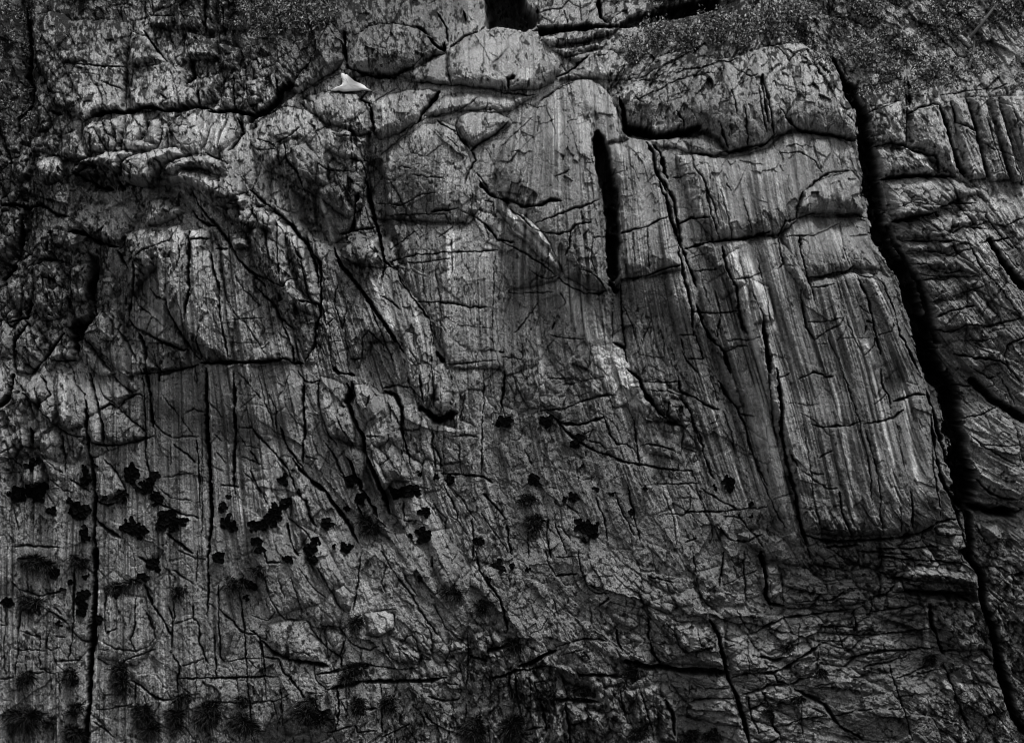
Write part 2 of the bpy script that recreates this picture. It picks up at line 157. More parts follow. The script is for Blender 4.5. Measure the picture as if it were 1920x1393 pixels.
CR[13] = """4 100,0 120,80 210,80;3 90,180 130,320 190,440 250,500 400,500 440,560 510,660 550,700 560,800;5 0,570 60,620 90,760 110,900;3 0,460 60,480 120,500 170,440;3 200,200 240,340;
3 290,180 330,330 380,480;4 490,120 540,220 600,310 620,370 690,440;3 350,120 460,270 540,330;4 800,0 780,180 760,330 740,430;4 510,540 640,540 680,600 720,660 800,700 880,710 930,680;
4 520,560 550,700 640,760 680,670 690,600;6 80,650 180,740 280,790 400,800 500,820 560,830;4 300,720 400,730 440,760;3 440,540 520,560;6 650,760 660,830 700,820 800,820 900,825;
4 900,830 1060,850 1200,840;4 0,910 200,910;4 80,760 210,780 240,880 300,920;5 480,890 600,870 660,850;6 560,990 680,970 820,940 1000,940 1200,930 1400,910;4 460,800 470,920 540,990;
3 100,910 120,1100;5 290,920 360,1010 400,1060;3 400,1020 520,1020;3 0,1090 200,1080 280,1040;4 220,1000 240,1200;3 0,1100 10,1382;3 160,1080 220,1250;5 630,1000 640,1150 610,1300;
4 500,1230 600,1210;4 570,1310 740,1250;3 690,980 700,1180;3 640,1060 710,1180;4 940,960 940,1150 940,1300;4 760,1160 840,1140 900,1140;4 940,1340 1050,1290 1140,1240;4 750,1240 770,1300 900,1290;
4 940,0 1020,130 1090,230 1160,320 1210,420 1260,500 1340,600;3 980,90 940,230 980,300;3 1060,100 1200,330;3 1250,500 1300,620 1300,740;3 830,600 920,620 1030,560 1040,480 1020,410;
3 880,440 1020,410 1060,430;4 1310,30 1310,120;5 1620,0 1650,140 1720,240 1800,360 1840,520 1840,600;3 1310,380 1400,560 1540,640;3 1440,640 1440,720 1400,790 1490,870;
3 1100,650 1160,600 1200,660;3 1080,680 1200,780 1290,780;3 800,700 800,800;3 950,640 1000,760 1080,800;4 1560,580 1560,750 1550,980;6 1700,720 1860,680 1920,640;5 1570,760 1700,790;
6 1740,910 1860,890 1920,850;4 1260,1040 1400,1080 1500,1060;4 1490,960 1400,950;3 1720,900 1730,1100;5 1250,1160 1300,1240 1400,1280;3 1550,1100 1540,1250;3 1100,1120 1060,1240;
3 1200,170 1320,320 1380,280;3 660,420 720,450"""
CR[14] = """4 0,400 30,500 40,580;3 200,600 190,680 260,720;3 190,600 290,560 340,480;5 400,185 560,160;4 550,0 580,130 640,280 700,300 780,300;3 320,0 350,110 400,180;4 700,400 780,330;
4 1060,180 1150,200 1240,220;3 640,400 650,520;4 400,690 560,640 690,630 750,650;8 120,830 220,800 300,750 400,710;3 430,760 580,710;3 590,720 640,780;5 0,900 100,860 220,840 400,830;
4 240,940 400,930;5 830,560 840,650 870,720;6 1060,480 1070,600 1090,720 1150,820;3 1170,490 1240,560 1280,680 1330,730;4 1330,730 1430,710 1530,690;3 1410,510 1430,690;
9 900,800 1050,840 1200,850 1300,870 1450,870 1640,880;8 1500,490 1560,600 1600,750 1640,900 1700,1060 1750,1220 1790,1382;6 560,900 700,890 860,900;4 1660,910 1780,880 1920,880;
4 1740,1030 1850,1000 1920,970;3 1780,600 1770,760 1790,880;3 1800,740 1850,760 1920,760;3 1840,880 1850,790;3 1620,690 1680,670;4 1380,0 1400,140 1430,300 1480,380 1560,440;
5 1600,0 1590,130 1570,260;4 1750,0 1750,160 1770,350;7 1860,0 1900,100 1910,350;3 1480,290 1550,240;3 1600,240 1740,180 1850,130;3 1680,100 1700,200;7 260,1060 300,1070 440,1070 600,1080 700,1080;
4 100,880 120,1100 160,1250;4 60,900 80,1080;6 280,1080 320,1300;4 240,940 260,1060;5 460,1090 490,1260 490,1382;5 500,1240 620,1220;4 170,1290 300,1260;4 850,980 870,1130 900,1240 940,1260;
4 1000,1010 1040,1150 1090,1300;3 720,980 830,960;6 1180,1060 1240,1180 1250,1320;4 1340,1080 1500,1060 1670,1060;3 1360,940 1350,1080 1330,1170 1380,1210 1480,1220 1520,1230;3 1240,1080 1340,1080;
3 1380,940 1480,990 1640,990;4 1780,1050 1800,1180 1850,1310;3 1790,1140 1900,1090;3 1900,1010 1900,1100;4 1560,820 1640,830;4 380,350 400,420 410,470;3 1210,460 1300,500 1400,490;
3 1700,430 1760,540 1800,600 1880,580"""
CR[15] = """8 30,0 60,140 70,260 70,330 100,380 200,390;5 0,590 100,530 200,480 300,470 400,450 550,430 690,420;4 280,370 400,355 540,350 620,280 720,260;5 690,430 720,550 700,580;
3 830,340 810,470 720,520;4 560,550 600,640 630,720 680,720;4 400,550 560,540 700,550;4 630,600 760,605 900,600 1080,580 1250,550;3 450,640 620,650;5 0,760 80,770 140,790 200,760;
6 0,880 120,870 240,820 300,770 380,730 440,670;3 300,520 290,770;5 120,880 150,940 240,960 300,930 440,900;3 440,720 440,900;5 650,780 780,740 960,710 1080,710 1300,690;
4 780,830 900,810 1010,780 1110,740;4 680,910 800,900;4 1000,910 1120,880 1230,820;3 1100,900 1340,840;4 960,810 980,900 1020,1010 1050,1130 1080,1240 1120,1360;3 420,970 560,950;
3 1030,1050 1130,1030;4 560,1190 700,1150 870,1130;3 940,1140 1060,1130;6 940,190 1060,200 1190,210;6 980,290 1200,300 1450,320 1560,370;5 980,250 930,310 850,330;
7 1250,380 1260,520 1310,640 1340,720 1450,700;5 1340,800 1400,960 1460,1140 1530,1300;11 1500,0 1620,180 1640,400 1700,560 1740,800 1800,1000 1850,1200 1920,1300;6 1620,700 1700,800;
4 1850,180 1850,320;6 1860,180 1920,160;4 0,1000 80,970 200,960;3 40,1010 80,1110 250,1040;7 80,1100 110,1250 160,1320;3 0,1110 70,1100;6 270,990 380,1050 500,1110 550,1200 600,1260 680,1310 760,1360;
3 120,1100 320,1100;3 320,1100 330,1340;3 200,1250 320,1210 500,1190;3 400,1130 500,1180;3 330,1210 480,1240;3 0,1310 100,1270;5 90,1382 160,1330;3 600,60 660,100 740,90;
5 870,40 1100,60 1300,70 1470,90;3 900,100 1000,110;3 920,140 980,200;3 90,200 100,340;3 180,150 190,370;4 820,440 1000,410 1150,380"""
# ---- rock masses bounded by cracks: outline, swell in metres, rounding in pixels of the 1920-wide survey, name, label
BL = [
# hollows and recesses
("138,335 165,322 190,328 225,342 215,362 160,358 140,350", -.4, 10, None, None),
("285,345 310,350 340,365 380,400 345,395 300,370", -.2, 10, None, None),
("165,470 185,480 180,590 150,640 128,640 135,600 165,590", -.7, 14, None, None),
("42,380 62,400 45,480 15,540 0,540 -20,500 25,450", -.5, 18, None, None),
("545,350 590,380 640,440 650,480 610,470 560,420", -.3, 16, None, None),
("688,300 718,300 735,420 762,500 730,500 705,420 684,360", -.35, 12, None, None),
("470,245 500,205 545,160 562,172 530,200 500,235", -.5, 10, None, None),
("903,-60 975,-60 985,0 1010,25 1006,48 985,60 940,50 912,54 908,20", -2.4, 16, None, None),
("1005,50 1160,46 1180,28 1350,-8 1350,20 1190,50 1060,62 1010,70", -1.2, 7, None, None),
("1700,1102 1830,1112 1838,1130 1760,1124 1690,1112", -.5, 6, None, None),
("1165,225 1200,245 1330,250 1300,262 1215,262 1175,258", -.5, 8, None, None),
("1825,940 1900,953 1900,970 1830,966", -.5, 6, None, None),
("648,745 658,712 668,738 662,762", -.5, 6, None, None),
("690,860 720,900 760,1000 740,1010 700,950 680,900", -.3, 12, None, None),
("790,758 830,785 850,775 852,800 810,792", -.5, 7, None, None),
("1010,1240 1060,1258 1120,1296 1120,1312 1060,1300 1020,1270", -.22, 9, None, None),
("1140,1230 1200,1242 1190,1275 1150,1262", -.2, 9, None, None),
("28,-40 62,-40 64,100 60,190 42,210 30,100", -.5, 14, None, None),
("135,330 200,288 330,276 420,300 470,350 540,415 585,470 602,560 575,680 545,600 510,520 460,440 400,385 330,350 250,345 200,335", .2, 20, None, None),
("1012,75 1080,57 1165,51 1150,66 1100,80 1030,90", .3, 9, "rock_ledge", "upper of two pale sloping ledges below the dark recess, top of the cliff"),
("1030,94 1120,83 1136,90 1060,108", .25, 8, "rock_ledge", "lower of two pale sloping ledges below the dark recess, top of the cliff"),
# upper right
("1150,182 1190,150 1230,110 1262,97 1300,95 1340,112 1370,108 1430,86 1500,80 1545,105 1575,145 1590,175 1606,200 1608,262 1570,256 1520,248 1488,244 1450,258 1420,276 1370,286 1350,262 1325,247 1250,256 1195,240 1172,225 1160,205", .62, 62, "rock_block", "broad rounded block with scalloped pale top edge, left of the black crevice head"),
("925,315 950,262 985,220 1010,190 1040,170 1062,158 1085,150 1110,149 1136,166 1158,205 1172,245 1176,262 1135,268 1128,256 1113,250 1120,330 1128,430 1138,525 1140,545 1100,542 1062,520 1030,470 985,425 935,362", .45, 55, "rock_buttress", "tall banded rock fin with a smooth rounded head, left of the black vertical slot"),
("1140,272 1175,264 1206,268 1222,284 1232,330 1252,392 1272,450 1284,505 1272,508 1230,518 1165,525 1152,540 1150,470 1148,400 1142,330", .26, 30, "rock_pillar", "squared rock pillar with a rounded top, between the black slot and the narrow diagonal cleft"),
("1216,262 1260,256 1322,248 1345,262 1366,290 1362,292 1300,288 1268,278 1238,276", .22, 22, "rock_block", "low hump of dark spotted rock just under the broad rounded upper block"),
("1302,288 1370,296 1440,276 1462,255 1486,247 1530,250 1580,262 1604,280 1612,330 1616,405 1560,405 1500,410 1455,442 1380,450 1340,455 1302,400 1278,330 1266,290", .42, 42, "rock_slab", "wide smooth slab with a wavy rounded top, above the long horizontal crack"),
("1494,400 1500,368 1538,338 1592,322 1608,340 1618,400 1590,404 1560,398 1520,404", .36, 24, "rock_block", "small smooth pale block with a sloping top at the left lip of the crevice"),
("1466,440 1475,418 1510,405 1562,402 1625,415 1640,480 1655,508 1600,500 1590,512 1512,522 1515,560 1470,500", .25, 25, None, None),
("1300,455 1460,440 1515,525 1600,508 1672,520 1700,610 1735,700 1757,800 1762,900 1768,985 1735,998 1600,1006 1505,1000 1480,890 1440,740 1390,600 1340,500", .3, 14, None, None),
# centre ledge
("842,92 880,66 930,56 975,60 1000,72 1020,100 1052,132 1040,150 1000,168 940,168 850,158 842,130", .42, 18, "boulder", "large pale spotted boulder with a rounded top, right of the dark dome boulder"),
("652,150 646,110 660,72 690,50 740,42 790,56 822,80 838,98 800,112 780,128 740,138 690,136", .6, 48, "boulder", "dark dome shaped boulder with a pale lower half, resting behind the white wedge"),
("745,140 800,115 838,98 842,130 848,158 780,152", .2, 12, "boulder", "narrow dark boulder face squeezed between the dome and the pale spotted boulder"),
("560,160 580,110 600,60 622,42 642,70 641,115 625,135 590,155 558,178", .4, 20, "rock_spike", "pointed upright slab of rough rock left of the dark dome boulder"),
("478,232 500,212 540,200 570,204 605,222 618,240 640,250 655,240 668,265 688,310 680,345 672,395 655,410 630,395 600,370 560,350 530,330 500,320 480,290 470,262", .42, 40, "rock_block", "bulky rounded block of streaked rock below the dark diagonal gully, left of centre"),
("558,190 590,176 620,170 668,176 680,190 695,220 697,250 670,255 640,238 612,232 590,214", .32, 22, "rock_block", "lichen darkened rounded block directly under the white wedge"),
("700,196 730,178 765,168 808,165 824,172 810,192 795,222 770,232 745,250 715,262 700,250 695,220", .34, 24, "rock_block", "pale triangular block with dark stains between two deep cracks, right under the ledge"),
("836,180 870,172 920,176 960,182 1010,176 960,205 930,212 880,206 830,216 800,214 815,195", .2, 12, "rock_ledge", "flat pale rock ledge under the large pale spotted boulder"),
("862,218 885,206 925,206 955,222 962,232 930,250 892,275 872,262 860,240", .32, 22, "boulder", "small smooth lens shaped boulder wedged above two crossing cracks"),
("758,255 800,228 830,226 858,240 875,262 880,285 885,330 892,395 880,420 700,410 688,300 720,290", .2, 34, "rock_slab", "smooth egg topped slab with a short V shaped crack, centre of the cliff"),
("895,395 915,400 955,420 990,450 1050,520 1040,530 960,545 945,600 940,690 850,690 810,620 770,540 730,490 720,420 870,420", .12, 30, None, None),
("930,345 950,385 990,410 1020,440 1050,500 1052,512 1020,490 990,460 955,430 930,395", .22, 10, "rock_vein", "pale crystalline wedge of rock slanting down beside the banded fin"),
# upper left
("62,112 75,60 90,20 120,24 135,38 185,34 238,42 238,125 236,170 232,208 178,214 160,232 140,210 100,196 88,150", .35, 14, "rock_wall", "flat blotched rock panel left of the long thin vertical crack, upper left"),
("243,55 270,70 310,118 350,126 345,170 370,160 372,192 340,200 300,205 250,207 240,160", .3, 12, "rock_wall", "flat rock with pale triangular top right of the long thin vertical crack, upper left"),
("333,172 345,158 362,165 372,180 372,196 340,200", .25, 14, "rock", "small white edged rounded rock at the foot of the upper left panels"),
("155,245 170,228 210,222 230,232 224,285 190,290 165,285", .24, 12, None, None),
("236,212 270,208 274,240 262,262 292,270 290,284 228,284", .24, 12, None, None),
("276,222 302,220 298,270 278,262", .2, 10, None, None),
("318,290 312,240 340,208 372,200 382,214 378,250 370,285 340,296", .28, 16, None, None),
("384,216 400,212 385,260 372,290 368,280", .2, 8, None, None),
("415,210 438,200 440,222 455,250 425,280 395,290 402,250", .26, 10, None, None),
("88,258 112,250 108,285 84,272", .2, 10, None, None),
("114,255 146,242 160,290 168,300 140,305 112,290", .24, 12, None, None),
("76,315 84,294 112,292 124,312 118,335 96,348 76,340", .34, 18, "rock", "pale knobbly rock at the far left end of the bright ledge"),
# bright shelf and the dome under it
("134,322 150,304 190,292 196,284 222,284 250,280 255,290 232,305 225,330 196,312 160,312 140,330", .6, 16, "rock", "pale rounded rock forming the left end of the bright ledge above the dark hollow"),
("232,330 228,308 250,292 290,280 330,276 345,290 320,305 300,325 296,345 270,350 250,345", .6, 22, "rock", "pale speckled rock in the middle of the bright ledge, above the dark hollow"),
("312,325 322,306 345,294 395,292 420,305 427,322 410,330 380,318 350,318 330,330", .55, 16, "rock", "smooth pale rock at the right shoulder of the bright ledge"),
("312,330 345,320 375,322 410,335 445,330 460,352 470,380 435,390 405,385 380,360 350,345 320,345", .38, 22, "rock_block", "rounded pale rock step just below the right shoulder of the bright ledge"),
("446,376 470,369 481,378 478,392 462,395 448,388", .25, 12, "stone", "small bright rounded stone perched on the shoulder of the left dome"),
("540,445 560,442 575,462 590,500 598,540 596,570 580,565 560,530 548,490", .3, 16, "rock", "long pale rounded rock hanging on the right edge of the left dome"),
("472,390 500,385 530,412 560,440 540,450 545,500 560,540 590,570 585,590 560,580 520,545 490,520 470,480 470,430", .3, 24, None, None),
("275,405 285,376 310,365 330,378 350,395 330,408 300,420 276,425", .5, 20, "rock_block", "smooth round topped block rising behind the banded dome, left of centre"),
("143,400 170,382 230,385 270,400 225,455 180,450 140,420", .2, 18, None, None),
("232,440 260,430 340,420 345,428 395,430 398,460 420,540 440,600 432,680 385,676 350,640 300,560 290,500 240,560 235,500", .45, 26, "rock_buttress", "broad banded rock dome front with a straight flat top, left of centre"),
("190,520 215,520 230,590 240,640 300,690 240,705 215,690 150,620 175,600 195,575", .25, 20, None, None),
("245,545 300,590 350,635 358,690 300,695 275,650 245,600", .2, 20, None, None),
("60,500 85,488 108,492 130,520 128,575 110,598 80,600 62,575 68,540", .36, 26, "boulder", "pale crusted rounded boulder in the dark left gully"),
("134,502 150,493 176,492 168,530 164,565 140,565 132,530", .28, 18, "boulder", "smaller crusted boulder right of the pale boulder in the left gully"),
("26,660 32,630 52,608 75,620 92,650 78,690 55,700 30,695", .34, 24, "boulder", "dark rounded boulder low in the left gully"),
("96,664 115,645 135,635 142,660 135,676 98,674", .26, 14, None, None),
("0,600 15,610 24,640 20,670 0,668", .26, 14, None, None),
("48,735 55,715 75,710 92,735 85,745 70,758 55,748", .3, 10, "stone", "smooth square topped stone below the left gully"),
("14,742 20,730 33,730 28,752", .25, 8, "stone", "tiny square stone at the left edge below the gully"),
("0,805 15,798 27,812 45,800 58,815 56,850 30,860 0,860", .22, 14, None, None),
("62,815 75,800 112,808 115,850 105,900 65,850", .2, 14, None, None),
("100,720 140,700 152,740 160,800 120,810 105,760", .18, 14, None, None),
("166,785 180,774 194,810 194,830 178,835 168,815", .22, 10, None, None),
("470,660 500,640 545,600 552,640 548,680 470,685", .15, 12, None, None),
# centre left fins
("598,706 625,712 645,722 648,745 640,758 664,790 666,830 650,830 610,812 598,770", .3, 22, "rock_block", "smooth rounded column of granite like rock with a sloping shoulder, left of centre"),
("662,722 690,716 712,735 740,738 752,770 758,800 752,840 765,880 770,900 735,900 710,930 690,880 680,820 690,790 664,750", .36, 24, "rock_block", "knobbly bulging column of granular rock next to the dark chute, left of centre"),
("648,620 690,480 720,470 745,520 790,570 810,600 818,660 820,720 800,770 780,740 740,640 700,640 670,690", .3, 30, None, None),
("815,690 830,676 845,706 846,750 832,778 815,760", .26, 12, None, None),
("640,830 700,850 730,900 720,960 740,1020 700,985 660,900", .2, 20, None, None),
("668,440 700,436 712,470 716,495 690,498 645,492 642,470", .24, 16, None, None),
("596,355 630,340 672,400 660,440 620,460 590,420", .12, 16, None, None),
("548,932 570,925 582,960 580,1000 560,1030 548,980", .18, 12, None, None),
("498,620 540,600 560,680 470,690", .1, 12, None, None),
("550,610 590,600 592,680 556,688", .12, 12, None, None),
# right of the crevice
("1630,212 1662,195 1690,190 1698,270 1694,282 1660,276 1640,272", .3, 18, "rock_block", "square smooth block at the right lip of the crevice, above the low wide block"),
("1702,214 1735,200 1762,196 1775,245 1792,322 1788,330 1745,300 1732,280 1708,276", .38, 18, "rock_slab", "tilted slab with a bright right hand edge, right of the crevice"),
("1632,280 1655,275 1700,276 1740,292 1760,330 1700,330 1650,336 1640,310", .36, 20, "rock_block", "low wide block with a rounded pale top beside the crevice"),
("1784,186 1812,182 1850,335 1815,340 1800,280", .3, 12, "rock_column", "first upright rock column right of the tilted bright edged slab"),
("1815,184 1846,184 1890,335 1856,340", .3, 12, "rock_column", "second upright rock column right of the tilted bright edged slab"),
("1850,184 1868,182 1920,345 1894,340", .3, 12, None, None),
("1872,182 1920,182 1925,320", .3, 12, None, None),
("1654,342 1700,333 1780,336 1835,355 1838,366 1790,376 1752,400 1700,412 1678,412 1665,380", .34, 20, None, None),
("1672,395 1715,388 1745,400 1712,412 1680,412", 0.15, 12, None, None),
("1782,404 1800,394 1830,396 1834,412 1810,420 1785,424", 0.17, 12, "stone", "loose rounded ribbed stone in the stepped rocks right of the crevice"),
("1684,418 1745,408 1780,440 1690,448", 0.16, 14, None, None),
("1700,455 1785,452 1780,470 1700,474", 0.12, 10, None, None),
("1705,478 1790,480 1835,515 1800,505 1720,500", 0.14, 10, None, None),
("1730,525 1785,518 1835,525 1790,560 1745,565", 0.16, 14, None, None),
("1745,570 1830,545 1870,590 1850,612 1760,618", 0.16, 14, None, None),
("1770,650 1800,635 1880,660 1840,700 1790,690", 0.15, 14, None, None),
("1786,740 1830,740 1900,790 1930,900 1910,945 1830,930 1812,850", 0.15, 22, None, None),
("1826,975 1870,980 1880,1010 1860,1020 1832,990", 0.15, 14, None, None),
# lower right
("1220,1125 1300,1100 1360,1160 1360,1250 1240,1245 1222,1180", .22, 18, None, None),
("1280,1340 1290,1310 1375,1310 1390,1360 1340,1355", .2, 14, None, None),
("1360,1200 1400,1190 1440,1250 1375,1265", .2, 14, None, None),
("1190,1290 1240,1280 1235,1350 1205,1360", .2, 12, None, None),
("1440,1230 1490,1245 1500,1270 1530,1262 1535,1200 1480,1215", .12, 12, None, None),
("1750,1060 1830,1080 1838,1105 1800,1095 1740,1088 1690,1085 1700,1060", .35, 16, None, None),
("1756,1130 1830,1145 1850,1215 1800,1220 1770,1200", .2, 20, None, None),
("1755,988 1790,990 1795,1000 1770,1006 1756,1000", .25, 8, "stone", "pale flat stone lying at the foot of the right crevice"),
("1676,1090 1694,1090 1693,1104 1678,1103", .2, 6, "stone", "small square pale stone under the dark overhang, lower right"),
("1842,985 1870,978 1885,995 1870,1015 1850,1010", .2, 12, None, None),
("1265,1168 1310,1160 1330,1210 1290,1225 1272,1200", .15, 12, None, None),
("455,905 500,900 560,1000 600,1130 500,1160 470,1060", .1, 20, None, None),
("500,1170 575,1160 612,1230 610,1245 560,1240 500,1215", .1, 16, None, None),
("607,1175 640,1176 650,1200 636,1232 615,1200", .12, 12, "rock", "smooth shield shaped rock bounded by fine cracks at lower left of centre"),
("686,1150 715,1142 740,1150 740,1180 715,1195 692,1185", .14, 12, "rock", "bright rough rounded rock beside the black plant, lower left of centre"),
("626,1100 645,1095 666,1115 655,1145 640,1135", .15, 10, None, None),
("175,1100 270,1120 295,1200 255,1250 180,1230", .1, 18, None, None),
]
for _l in """112,100 160,97 165,118 118,122|.14|8
250,68 275,68 312,118 246,121|.2|8
350,60 405,70 410,108 345,116|.28|10
410,80 455,90 446,130 412,124|.24|10
372,150 415,135 413,185 375,195|.3|14
445,120 452,150 440,205 415,200 420,160|.25|10
458,150 500,140 492,188 458,204|.2|12
385,-20 402,-20 404,60 388,65|.2|6
406,-20 424,-20 427,55 410,62|.22|6
434,-20 472,-20 468,50 440,60|.3|8
332,-20 375,-20 372,58 336,56|.22|8
278,30 326,32 325,58 281,50|.2|8
452,395 470,390 482,418 462,440 448,420|0.32|8
484,400 500,392 522,415 514,440 490,430|0.32|9
522,392 540,398 548,420 526,416|0.32|8
500,374 516,384 514,398 498,394|0.28|7
428,440 460,436 470,466 440,470|0.28|9
572,400 590,398 592,418 576,420|0.23|7
580,425 596,420 600,434 584,436|.1|7
405,340 428,345 430,372 408,372|0.32|9
432,350 450,352 452,372 436,376|0.32|8
690,450 730,440 745,470 750,500 700,505 686,480|.18|14
610,240 640,236 690,262 688,300 650,300 615,280|.16|16
520,215 560,222 570,260 530,270 505,250|.14|16
500,270 525,268 530,300 505,320 492,300|.14|12
545,280 575,272 600,300 590,340 560,330|.14|14
660,345 690,340 682,385 668,398 655,370|.14|12
625,252 655,245 672,262 640,268|.2|9
668,256 692,252 690,275 674,278|.2|9
0,440 20,445 22,480 0,490|.2|10
25,395 50,392 48,430 28,440|.2|10
62,345 80,350 82,380 66,385|.16|9
20,300 55,290 60,330 30,345|.2|12
70,200 90,190 96,240 74,250|.18|10
60,262 82,258 80,290 62,296|.18|9
110,430 150,440 140,470 100,460|.2|12
180,590 205,580 215,640 190,640|.15|12
10,690 40,705 36,735 14,738|.18|10
150,640 185,660 215,700 185,705 160,680|.16|10
40,860 70,855 90,900 60,915 40,900|.14|10
70,720 95,715 110,770 100,800 80,780|.15|10
108,700 130,695 138,780 120,805 108,770|.15|9
195,715 225,710 245,740 222,758|.16|8
225,690 245,700 258,730 248,735|.14|7
190,770 228,765 270,820 225,835 200,820|.14|9
175,860 200,850 235,920 200,940 180,930|.16|9
1045,150 1070,135 1085,120 1060,110 1080,98 1150,95 1180,120 1165,150 1120,148|.18|12
1330,500 1380,470 1395,530 1350,560|.08|10
1400,520 1440,540 1450,600 1410,610|.08|10
1180,720 1230,712 1280,740 1270,790 1210,790|.14|12
1190,770 1230,790 1260,860 1215,850 1195,820|.12|12
1275,740 1300,800 1305,840 1280,830|.12|10
1300,1075 1350,1060 1365,1120 1320,1130|.14|10
1425,1060 1460,1055 1470,1110 1440,1125 1428,1100|.2|10
1380,1000 1425,990 1475,1015 1500,1060 1440,1050|.14|12
1230,1300 1275,1315 1270,1390 1240,1390|.18|10
1130,1290 1155,1285 1165,1355 1140,1345|.16|9
1170,1295 1195,1290 1215,1340 1195,1355|.16|9
1028,1320 1050,1318 1058,1390 1030,1390|.18|9
1062,1320 1095,1315 1100,1350 1068,1355|.18|9
975,1250 1000,1245 1005,1330 985,1325|.14|8
885,1190 905,1185 915,1230 898,1236|.16|7
850,1205 880,1200 878,1222 858,1225|.16|8
835,1235 860,1230 862,1258 842,1262|.16|7
750,1215 790,1225 785,1245 750,1240|.14|7
800,1000 850,990 870,1060 840,1120 810,1060|.08|14
560,980 600,1000 650,1090 620,1110 580,1050|.08|14
400,1100 420,1080 440,1180 420,1240 405,1200|.06|9
1300,1165 1335,1165 1340,1210 1290,1222|.12|10
1700,1120 1740,1125 1745,1150 1690,1150|.1|8
1560,1095 1600,1090 1630,1125 1570,1135|.12|9
1480,1190 1530,1180 1540,1230 1490,1240|.08|9
1840,1120 1870,1130 1890,1200 1860,1210|.18|14""".split("\n"):
    _a = _l.split("|"); BL.append((_a[0], float(_a[1]) * 1.25, float(_a[2]), None, None))
# direction of the banding: u, v, degrees from vertical (positive leans right going down)
DIR = """100,300,5 300,500,2 300,900,0 200,1300,0 480,300,4 500,550,8 500,900,5 600,700,12 690,850,20 700,600,22 650,1000,25 800,1050,28 850,500,2 850,300,-5 880,750,0 900,1000,22
800,1220,38 600,1150,12 970,330,-16 1050,250,5 1100,350,6 1100,500,3 1200,400,7 1200,600,11 1250,800,18 1000,800,10 1100,1000,20 1350,300,8 1350,500,15 1400,700,18 1450,900,16 1300,1000,22 1500,500,12
1600,600,18 1600,800,12 1700,850,10 1650,950,8 1550,300,5 1400,180,8 1720,260,15 1850,260,17 1750,550,30 1850,500,38 1870,650,38 1900,820,62 1850,900,70 1880,1100,38 1860,1250,38 1600,1150,86 1400,1200,80
1500,1300,80 1700,1200,82 1200,1150,60 1700,390,78 1750,1040,85 1100,1280,25 1000,1350,5 740,100,2 1600,60,35 1800,80,38 1300,80,-45 50,200,2 600,60,15 50,600,10 500,1300,2 700,1330,2"""
# large relief in metres
REL = """1100,20,-2.3 935,15,-3.0 1280,10,-2.0 1080,78,-1.0 1180,120,-.5 940,110,-.35 740,100,-.4 740,15,-1.0 850,30,-.7 870,170,-.1 350,30,-.9 200,10,-.9 240,130,-.25 20,300,-.7 20,100,-.7 600,90,-.5 480,80,-.9 490,160,-.7
320,310,.55 200,310,.35 100,330,.0 60,430,-.35 60,560,-.45 165,560,-.6 10,500,-.6 40,850,.2 380,540,.5 380,640,.45 230,380,.05 290,400,.3 300,470,.45 200,440,.15 490,440,.4 560,500,.35 520,335,-.05 575,400,-.1 630,470,-.3 665,540,-.25 640,450,-.15 700,600,.0 700,400,-.5 720,480,-.35 690,300,-.35 850,500,-.15 850,300,.1 1050,400,.35 1200,400,.4 1350,400,.45 1400,180,.1 1400,80,-.3
1600,600,.55 1700,850,.7 1640,300,-.2 1780,800,-.1 1770,450,.25 1900,600,.15 1880,850,.2 1850,1000,-.2 1600,960,.55 1600,1080,.15 1800,1080,.25 1300,1000,.2 1000,1200,.25 300,1200,.2 1600,1300,.25 1800,1180,-.25 1890,1300,-.2
300,900,.25 700,900,.15 900,900,.1 1100,700,.15 1600,60,-.6 1800,80,-.5 1750,250,.1 1900,250,.0 0,1390,.2 1000,1390,.1 700,1150,.3 670,270,.05"""
ROUGH = """100,100,1.2 300,60,1.3 500,60,1.6 600,150,1.3 740,90,.6 940,110,.5 1100,30,1.0 1300,60,1.5 1600,60,1.8 1850,80,1.8 20,300,1.6 250,150,.8 300,250,.9 300,330,1.3 60,500,1.7 250,400,1.5 380,550,.7 500,450,1.1 600,300,.8
800,250,.4 850,350,.9 850,550,.4 1000,300,.4 1080,400,.5 1200,400,.4 1400,180,.5 1400,350,.3 1560,330,.3 1600,700,.4 1650,850,.4 1720,250,.5 1850,260,.5 1780,400,1.2 1850,600,1.2 1850,850,.9 1850,1100,1.5 1850,1300,1.6
1600,1100,1.5 1600,1250,1.25 1350,1250,1.25 1100,1300,1.4 1100,1150,1.2 1000,950,.8 1200,900,.6 1200,700,.8 1050,750,.7 700,800,.9 700,650,1.0 600,450,1.1 700,1000,.9 800,1150,1.0 700,1300,1.1 500,1150,.7 450,850,.5 300,850,.5 300,1150,.5 100,1150,.6
60,800,1.0 60,650,1.3 200,700,.8 300,1330,.8 960,1330,1.5 1000,600,.7 1150,620,.8"""
